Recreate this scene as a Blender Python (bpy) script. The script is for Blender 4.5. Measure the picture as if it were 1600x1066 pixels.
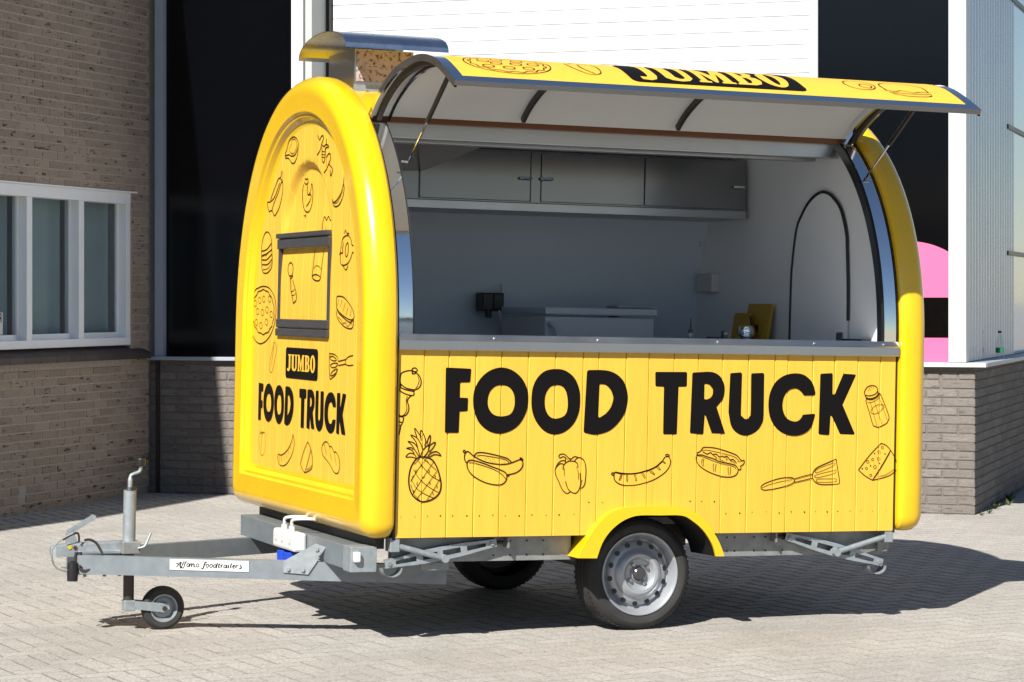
import bpy, bmesh, math, random
import numpy as np
from mathutils import Vector, Matrix
from mathutils.geometry import tessellate_polygon
random.seed(7); RNG = np.random.default_rng(11)
for o in list(bpy.data.objects): bpy.data.objects.remove(o)
SC = bpy.context.scene; COL = SC.collection
R = math.radians; PI = math.pi

# ---------------------------------------------------------------- camera
CAM = Vector((-3.5387, -10.3404, 1.5273)); YAW = 0.3776
cd = bpy.data.cameras.new('camera'); cam = bpy.data.objects.new('camera', cd); COL.objects.link(cam)
cam.location = CAM; cam.rotation_euler = (PI/2, 0, -YAW)
cd.sensor_width = 36; cd.lens = 36*3911.3/1600; cd.shift_y = -68.3/1600
cd.clip_start = .1; cd.clip_end = 3000
SC.camera = cam
# ---------------------------------------------------------------- light
SUN = Vector((-.80, -.78, 1.0)).normalized()
ELEV = math.asin(SUN.z)
w = bpy.data.worlds.new('World'); SC.world = w; w.use_nodes = True
nt = w.node_tree; bg = nt.nodes['Background']
sky = nt.nodes.new('ShaderNodeTexSky'); sky.sky_type = 'NISHITA'; sky.sun_disc = False
sky.sun_elevation = ELEV; sky.sun_rotation = math.atan2(SUN.x, SUN.y)
sky.air_density = 1.0; sky.dust_density = .15; sky.ozone_density = 2.0
nt.links.new(sky.outputs[0], bg.inputs[0]); bg.inputs[1].default_value = .05
sd = bpy.data.lights.new('sun', 'SUN'); sun = bpy.data.objects.new('sun', sd); COL.objects.link(sun)
sd.energy = 5.0; sd.angle = R(.5); sd.color = (1, .955, .88)
sun.rotation_euler = SUN.to_track_quat('Z', 'Y').to_euler(); sun.location = (-8, -8, 12)
SC.view_settings.view_transform = 'Standard'; SC.view_settings.look = 'None'
SC.view_settings.gamma = 1; SC.view_settings.use_curve_mapping = False
SC.view_settings.exposure = 1.0

# ---------------------------------------------------------------- materials
ALB = .70
def mat(name, col, rough=.5, metal=0., var=0., vscale=6., bump=0., bscale=60., coat=0., stretch=None,
        island=0., spec=.5, col2=None, c2scale=3., c2lo=.5, c2hi=.7, rvar=0., objrand=0., trans=0., world=False):
    k_ = ALB if metal < .5 else (.85 if metal < .95 else 1); col = tuple(c*k_ for c in col); col2 = tuple(c*k_ for c in col2) if col2 else None
    m = bpy.data.materials.new(name); m.use_nodes = True
    t = m.node_tree; N = t.nodes; L = t.links; b = N['Principled BSDF']
    b.inputs['Roughness'].default_value = rough; b.inputs['Metallic'].default_value = metal
    b.inputs['Coat Weight'].default_value = coat; b.inputs['Coat Roughness'].default_value = .06
    b.inputs['Specular IOR Level'].default_value = spec; b.inputs['Transmission Weight'].default_value = trans
    tc = N.new('ShaderNodeTexCoord'); vec = N.new('ShaderNodeNewGeometry').outputs['Position'] if world else tc.outputs['Object']
    oi_ = N.new('ShaderNodeObjectInfo'); ml_ = N.new('ShaderNodeMath'); ml_.operation = 'MULTIPLY'; ml_.inputs[1].default_value = 41.7; L.new(oi_.outputs['Random'], ml_.inputs[0])
    if world: ml_.inputs[1].default_value = 0
    va_ = N.new('ShaderNodeVectorMath'); va_.operation = 'ADD'; L.new(vec, va_.inputs[0]); L.new(ml_.outputs[0], va_.inputs[1]); vec = va_.outputs[0]
    if stretch:
        mp = N.new('ShaderNodeMapping'); mp.inputs['Scale'].default_value = stretch; L.new(vec, mp.inputs[0]); vec = mp.outputs[0]
    rgb = N.new('ShaderNodeRGB'); rgb.outputs[0].default_value = (*col, 1); cur = rgb.outputs[0]
    def noise(s, d=6):
        n = N.new('ShaderNodeTexNoise'); n.inputs['Scale'].default_value = s; n.inputs['Detail'].default_value = d
        n.inputs['Roughness'].default_value = .6; L.new(vec, n.inputs['Vector']); return n
    if col2:
        n = noise(c2scale, 8); r = N.new('ShaderNodeMapRange'); r.inputs[1].default_value = c2lo; r.inputs[2].default_value = c2hi
        L.new(n.outputs['Fac'], r.inputs[0]); mx = N.new('ShaderNodeMixRGB'); mx.inputs[2].default_value = (*col2, 1)
        L.new(r.outputs[0], mx.inputs[0]); L.new(cur, mx.inputs[1]); cur = mx.outputs[0]
    def scale_by(sock, lo, hi):
        nonlocal cur
        r = N.new('ShaderNodeMapRange'); r.inputs[3].default_value = lo; r.inputs[4].default_value = hi
        L.new(sock, r.inputs[0]); h = N.new('ShaderNodeHueSaturation'); L.new(r.outputs[0], h.inputs['Value'])
        L.new(cur, h.inputs['Color']); cur = h.outputs[0]
    if var:
        n = noise(vscale)
        r0 = N.new('ShaderNodeMapRange'); r0.inputs[1].default_value = .3; r0.inputs[2].default_value = .7
        L.new(n.outputs['Fac'], r0.inputs[0]); scale_by(r0.outputs[0], 1-var, 1+var)
    if island:
        g = N.new('ShaderNodeNewGeometry'); scale_by(g.outputs['Random Per Island'], 1-island, 1+island)
    if objrand:
        g = N.new('ShaderNodeObjectInfo'); scale_by(g.outputs['Random'], 1-objrand, 1+objrand)
    L.new(cur, b.inputs['Base Color'])
    if rvar:
        n = noise(vscale*1.7); r = N.new('ShaderNodeMapRange'); r.inputs[1].default_value = .3; r.inputs[2].default_value = .7
        r.inputs[3].default_value = max(.02, rough-rvar); r.inputs[4].default_value = rough+rvar
        L.new(n.outputs['Fac'], r.inputs[0]); L.new(r.outputs[0], b.inputs['Roughness'])
    if bump:
        n = noise(bscale, 8); bp = N.new('ShaderNodeBump'); bp.inputs['Strength'].default_value = bump; bp.inputs['Distance'].default_value = .01
        L.new(n.outputs['Fac'], bp.inputs['Height']); L.new(bp.outputs[0], b.inputs['Normal'])
    return m
M = {}
M['gel'] = mat('yellow gelcoat', (.93, .57, .005), .26, coat=.5, var=.03, vscale=2, rvar=.06)
M['plank'] = mat('yellow painted planks', (.91, .53, .052), .5, var=.045, vscale=5, stretch=(9, 9, .7), bump=.12, bscale=22, objrand=.035, col2=(.80, .43, .04), c2scale=3.2, c2lo=.6, c2hi=.8)
M['ink'] = mat('black print', (.004, .003, .003), .6, spec=.15)
M['inkline'] = mat('brown black line print', (.018, .009, .005), .6, spec=.2)
M['chrome'] = mat('polished stainless trim', (.86, .87, .88), .06, 1, bump=.02, bscale=9, rvar=.03, vscale=8)
M['steel'] = mat('brushed stainless', (.44, .455, .47), .34, 1, var=.04, vscale=2, rvar=.05)
M['dsteel'] = mat('dull cabinet stainless', (.25, .25, .255), .22, 1, var=.05, vscale=2)
M['galv'] = mat('galvanised steel', (.34, .38, .405), .45, .5, var=.15, vscale=26, rvar=.08)
M['galvb'] = mat('smooth blue grey galvanised beam', (.245, .28, .305), .42, .5, var=.10, vscale=16, rvar=.06)
M['galvd'] = mat('weathered galvanised steel', (.30, .31, .30), .5, .5, var=.18, vscale=18, col2=(.22, .2, .17), c2scale=7, c2lo=.55, c2hi=.75)
M['darksteel'] = mat('dark worn steel', (.07, .06, .055), .45, .6, var=.2)
M['rubber'] = mat('tyre rubber', (.028, .027, .026), .75, var=.25, vscale=14, bump=.1, bscale=120, col2=(.052, .049, .045), c2scale=6, c2lo=.5, c2hi=.75)
M['black'] = mat('black plastic', (.012, .012, .013), .4)
M['smoke'] = mat('smoked grey plastic', (.06, .056, .058), .2, var=.1)
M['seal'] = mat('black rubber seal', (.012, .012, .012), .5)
M['rim'] = mat('silver painted wheel', (.42, .44, .47), .36, .5, var=.06)
M['white'] = mat('white plastic', (.80, .80, .79), .4, var=.03)
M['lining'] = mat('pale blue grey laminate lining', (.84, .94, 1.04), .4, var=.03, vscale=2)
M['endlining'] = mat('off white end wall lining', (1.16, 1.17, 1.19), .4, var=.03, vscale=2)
M['under'] = mat('grey awning underside', (.86, .86, .84), .45, var=.03, vscale=2)
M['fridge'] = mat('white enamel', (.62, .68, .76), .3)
M['blue'] = mat('blue plug plastic', (.01, .06, .55), .4)
M['brown'] = mat('bronze brown hinge strip', (.17, .07, .03), .35, .6)  # brownish reflection on the stainless hinge strip is put into this colour
M['board'] = mat('yellow board', (.62, .38, .03), .5)
M['filter'] = mat('rusty speckled filter mesh', (.58, .47, .44), .7, col2=(.16, .075, .03), c2scale=48, c2lo=.52, c2hi=.62, var=.15, vscale=12)
M['paver'] = mat('concrete pavers', (.485, .458, .42), .9, var=.46, vscale=75, bump=.9, bscale=90, island=.06, objrand=.06, col2=(.37, .345, .315), c2scale=.8, c2lo=.45, c2hi=.72, world=True)
M['dirt'] = mat('worn dirty paver edge', (.29, .265, .235), .95, var=.3, vscale=40, world=True)
M['farpave'] = mat('distant paving', (.44, .405, .36), .9, var=.25, vscale=9, col2=(.36, .335, .30), c2scale=.8, c2lo=.45, c2hi=.72, world=True)
M['sand'] = mat('sandy joints', (.07, .06, .05), .95, var=.3, vscale=30, world=True)
M['brick'] = mat('tan grey brick', (.41, .315, .24), .9, var=.16, vscale=40, stretch=(1, 1, 4.2), bump=.5, bscale=40, island=.14, objrand=.14, col2=(.07, .045, .035), c2scale=9, c2lo=.58, c2hi=.65)
M['brickg'] = mat('grey brown plinth brick', (.215, .19, .172), .9, var=.2, vscale=30, stretch=(1, 1, 5), bump=.5, bscale=60, island=.12, objrand=.14, col2=(.10, .085, .075), c2scale=12, c2lo=.55, c2hi=.7)
M['mortar'] = mat('grey mortar', (.50, .44, .385), .95, var=.2, vscale=40)
M['mortard'] = mat('dark mortar', (.19, .165, .145), .95, var=.2, vscale=40)
M['hood'] = mat('dull hood stainless', (.62, .64, .68), .25, 1, rvar=.05)
M['wpaint'] = mat('white painted metal', (.70, .71, .72), .4, var=.02, vscale=1.5)
M['wframe'] = mat('white window frame', (1.1, 1.12, 1.13), .45, var=.03)
M['bluegrey'] = mat('pale blue grey post', (.40, .45, .52), .4)
M['greypaint'] = mat('light grey reveal', (.52, .54, .53), .5)
M['darkpanel'] = mat('dark glossy wall panel', (.001, .0015, .003), .16, spec=.3, bump=.004, bscale=1.5)
M['pink'] = mat('pink vinyl print', (.88, .145, .34), .5)
M['blackprint'] = mat('black vinyl print', (.012, .012, .012), .5)
M['sillm'] = mat('white sill sheet', (.72, .72, .72), .35)
M['slate'] = mat('dark brown sill tiles', (.075, .05, .045), .6, var=.2, objrand=.2)
M['ribbed'] = mat('ribbed pale sheet', (.66, .74, .84), .16, .3, var=.05, vscale=2)
M['bglass'] = mat('pale blue glass', (.42, .60, .78), .1, var=.1, vscale=1)
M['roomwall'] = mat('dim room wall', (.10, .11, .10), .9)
M['curtain'] = mat('grey green curtain', (.66, .74, .72), .8, var=.06, vscale=2)
M['weed'] = mat('weed green', (.09, .12, .03), .7, var=.3, vscale=30)
M['bottleg'] = mat('green bottle label', (.02, .22, .10), .5)
M['amber'] = mat('yellow indicator', (.65, .5, .02), .4)
def glassmat(name, tint, refl):
    m = bpy.data.materials.new(name); m.use_nodes = True; t = m.node_tree; N = t.nodes; N.clear()
    o = N.new('ShaderNodeOutputMaterial'); mx = N.new('ShaderNodeMixShader'); tr = N.new('ShaderNodeBsdfTransparent'); g = N.new('ShaderNodeBsdfGlossy')
    lf = N.new('ShaderNodeLayerWeight'); lf.inputs[0].default_value = .5; pw = N.new('ShaderNodeMath'); pw.operation = 'POWER'; pw.inputs[1].default_value = 4.5
    lw = N.new('ShaderNodeMath'); lw.operation = 'MULTIPLY_ADD'; lw.inputs[1].default_value = .85; lw.inputs[2].default_value = refl
    t.links.new(lf.outputs['Facing'], pw.inputs[0]); t.links.new(pw.outputs[0], lw.inputs[0])
    tr.inputs[0].default_value = (*tint, 1); g.inputs['Roughness'].default_value = .02
    t.links.new(lw.outputs[0], mx.inputs[0]); t.links.new(tr.outputs[0], mx.inputs[1]); t.links.new(g.outputs[0], mx.inputs[2]); t.links.new(mx.outputs[0], o.inputs[0])
    return m
M['pane'] = glassmat('window glass', (.84, .88, .90), .05)
M['clear'] = glassmat('clear bottle plastic', (.86, .92, .92), .04)

# ---------------------------------------------------------------- mesh helpers
class MB:
    def __init__(s): s.v = []; s.f = []; s.sm = []
    def add(s, vs, fs, smooth=False):
        n = len(s.v); s.v += [tuple(v) for v in vs]; s.f += [tuple(i+n for i in f) for f in fs]; s.sm += [smooth]*len(fs); return s
    def box(s, x0, x1, y0, y1, z0, z1, bev=0.):
        if bev:
            bm = bmesh.new(); bmesh.ops.create_cube(bm, size=1)
            for v in bm.verts: v.co = Vector((x0+(v.co.x+.5)*(x1-x0), y0+(v.co.y+.5)*(y1-y0), z0+(v.co.z+.5)*(z1-z0)))
            bmesh.ops.bevel(bm, geom=list(bm.edges), offset=bev, segments=2, affect='EDGES', profile=.5)
            bm.verts.index_update(); s.add([v.co[:] for v in bm.verts], [[v.index for v in f.verts] for f in bm.faces]); bm.free(); return s
        v = [(x, y, z) for x in (x0, x1) for y in (y0, y1) for z in (z0, z1)]
        return s.add(v, [(0, 1, 3, 2), (4, 6, 7, 5), (0, 4, 5, 1), (2, 3, 7, 6), (0, 2, 6, 4), (1, 5, 7, 3)])
    def tube(s, pts, r, n=10, cap=True, smooth=True):
        pts = [Vector(p) for p in pts]; rs = r if isinstance(r, (list, tuple)) else [r]*len(pts); vs = []; ref = None
        for i, p in enumerate(pts):
            d = (pts[min(i+1, len(pts)-1)]-pts[max(i-1, 0)]).normalized()
            if ref is None: ref = d.orthogonal().normalized()
            ref = (ref - d*ref.dot(d)); ref = ref.normalized() if ref.length > 1e-6 else d.orthogonal().normalized()
            b = d.cross(ref)
            for k in range(n):
                a = 2*PI*k/n; vs.append(p+(ref*math.cos(a)+b*math.sin(a))*rs[i])
        fs = [(i*n+k, i*n+(k+1) % n, (i+1)*n+(k+1) % n, (i+1)*n+k) for i in range(len(pts)-1) for k in range(n)]
        s.add(vs, fs, smooth)
        if cap:
            s.add(vs[:n], [tuple(range(n))]); s.add(vs[-n:], [tuple(range(n))])
        return s
    def lathe(s, prof, c, axis='y', n=32, smooth=True):
        vs = []
        for r, h in prof:
            for k in range(n):
                a = 2*PI*k/n; u, v = r*math.cos(a), r*math.sin(a)
                vs.append((c[0]+u, c[1]+h, c[2]+v) if axis == 'y' else ((c[0]+u, c[1]+v, c[2]+h) if axis == 'z' else (c[0]+h, c[1]+u, c[2]+v)))
        m = len(prof)
        return s.add(vs, [(i*n+k, i*n+(k+1) % n, (i+1)*n+(k+1) % n, (i+1)*n+k) for i in range(m-1) for k in range(n)], smooth)
    def prism(s, poly, fn, h0, h1):
        """poly: 2D outline; fn(u,v,h) -> point"""
        n = len(poly); vs = [fn(u, v, h0) for u, v in poly]+[fn(u, v, h1) for u, v in poly]
        tri = tessellate_polygon([[Vector((u, v, 0)) for u, v in poly]])
        fs = [tuple(t) for t in tri]+[tuple(i+n for i in t) for t in tri]+[(i, (i+1) % n, n+(i+1) % n, n+i) for i in range(n)]
        return s.add(vs, fs)
    def bar(s, a, b, w, h, up=(0, 0, 1)):
        a, b = Vector(a), Vector(b); d = (b-a).normalized(); sd_ = d.cross(Vector(up)).normalized(); u = sd_.cross(d)
        vs = [p+sd_*(w/2*i)+u*(h/2*j) for p in (a, b) for i in (-1, 1) for j in (-1, 1)]
        return s.add(vs, [(0, 1, 3, 2), (4, 6, 7, 5), (0, 4, 5, 1), (2, 3, 7, 6), (0, 2, 6, 4), (1, 5, 7, 3)])
    def mesh(s, name):
        me = bpy.data.meshes.new(name); me.from_pydata(s.v, [], s.f); me.polygons.foreach_set('use_smooth', s.sm); me.update()
        bm = bmesh.new(); bm.from_mesh(me); bmesh.ops.recalc_face_normals(bm, faces=bm.faces); bm.to_mesh(me); bm.free()
        if any(s.sm): me.set_sharp_from_angle(angle=R(27))
        return me
    def build(s, name, m, parent=None, raw=False):
        return link(name, s.mesh(name), m, parent)
def link(name, me, m=None, parent=None):
    if m is not None and not me.materials: me.materials.append(M[m] if isinstance(m, str) else m)
    o = bpy.data.objects.new(name, me); COL.objects.link(o)
    if parent: o.parent = parent
    return o
def empty(name, loc=(0, 0, 0), rot=(0, 0, 0)):
    o = bpy.data.objects.new(name, None); COL.objects.link(o); o.location = loc; o.rotation_euler = rot; o.empty_display_size = .2; return o
def tag(o, label, cat, group=None, kind=None):
    o['label'] = label; o['category'] = cat
    if group: o['group'] = group
    if kind: o['kind'] = kind
    return o
def catmull(pts, closed, sub=4):
    n = len(pts)
    if n < 3: return [tuple(p) for p in pts]
    out = []
    rng = range(n) if closed else range(n-1)
    for i in rng:
        g = (lambda k: pts[k % n]) if closed else (lambda k: pts[max(0, min(n-1, k))])
        p0, p1, p2, p3 = g(i-1), g(i), g(i+1), g(i+2)
        for k in range(sub):
            t = k/sub
            out.append(tuple(.5*(2*b+(c-a)*t+(2*a-5*b+4*c-d)*t*t+(3*b-a-3*c+d)*t**3) for a, b, c, d in zip(p0, p1, p2, p3)))
    if not closed: out.append(tuple(pts[-1]))
    return out
def smooth_ring(pts, sub=5):
    n = len(pts); sm = []
    for i in range(n):
        a, b, c = pts[i-1], pts[i], pts[(i+1) % n]
        t = abs((math.atan2(c[1]-b[1], c[0]-b[0])-math.atan2(b[1]-a[1], b[0]-a[0])+PI) % (2*PI)-PI); sm.append(t < R(36))
    out = []
    for i in range(n):
        j = (i+1) % n; p1, p2 = pts[i], pts[j]
        if not (sm[i] and sm[j]): out.append(p1); continue
        p0 = pts[i-1] if sm[i] else p1; p3 = pts[(j+1) % n] if sm[j] else p2
        for k in range(sub):
            t = k/sub; out.append(tuple(.5*(2*b+(c-a)*t+(2*a-5*b+4*c-d)*t*t+(3*b-a-3*c+d)*t**3) for a, b, c, d in zip(p0, p1, p2, p3)))
    return out
def ribbon(mb, pts, wd, closed, fn):
    n = len(pts); L_ = []; R_ = []
    for i in range(n):
        a = pts[(i-1) % n] if closed or i > 0 else pts[i]; b = pts[(i+1) % n] if closed or i < n-1 else pts[i]
        dx, dy = b[0]-a[0], b[1]-a[1]; l = math.hypot(dx, dy) or 1e-9; nx, ny = -dy/l*wd/2, dx/l*wd/2
        L_.append(fn(pts[i][0]+nx, pts[i][1]+ny)); R_.append(fn(pts[i][0]-nx, pts[i][1]-ny))
    m = n if closed else n-1
    mb.add(L_+R_, [(i, (i+1) % n, n+(i+1) % n, n+i) for i in range(m)])
def fill(mb, rings, fn):
    """flat print: outline ring plus hole rings, mapped by fn(u,v)"""
    flat = [p for r in rings for p in r]
    tri = tessellate_polygon([[Vector((u, v, 0)) for u, v in r] for r in rings])
    mb.add([fn(u, v) for u, v in flat], [tuple(t) for t in tri])
def circle(cx, cy, rx, ry=None, n=28): return [(cx+rx*math.cos(2*PI*k/n), cy+(ry or rx)*math.sin(2*PI*k/n)) for k in range(n)]
JUMBO = [  # unit-box glyphs: (x offset, width, rings)
 (0, .13, [[(.25,1),(1,1),(1,.93),(.88,.9),(.88,.2),(.72,.02),(.4,-.06),(0,-.02),(0,.14),(.3,.12),(.42,.22),(.42,.9),(.25,.93)]]),
 (.15, .21, [[(0,1),(.5,1),(.5,.93),(.4,.9),(.4,.22),(.5,.12),(.62,.12),(.7,.2),(.7,.9),(.6,.93),(.6,1),(1,1),(1,.93),(.92,.9),(.92,.17),(.76,.02),(.5,-.03),(.22,.02),(.08,.15),(.08,.9),(0,.93)]]),
 (.375, .24, [[(0,1),(.3,1),(.5,.45),(.7,1),(1,1),(1,.93),(.93,.9),(.93,.1),(1,.07),(1,0),(.62,0),(.62,.07),(.7,.1),(.7,.6),(.52,.03),(.44,.03),(.25,.6),(.25,.1),(.33,.07),(.33,0),(0,0),(0,.07),(.08,.1),(.08,.9),(0,.93)]]),
 (.63, .18, [[(0,1),(.6,1),(.85,.93),(.93,.75),(.85,.58),(.72,.53),(.92,.45),(1,.27),(.9,.08),(.65,0),(0,0),(0,.07),(.1,.1),(.1,.9),(0,.93)], [(.42,.9),(.55,.88),(.6,.75),(.55,.6),(.42,.58)], [(.42,.47),(.58,.44),(.65,.28),(.57,.12),(.42,.1)]]),
 (.825, .175, [circle(.5, .5, .5, .54, 24), circle(.5, .5, .15, .4, 16)]),
]
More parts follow.
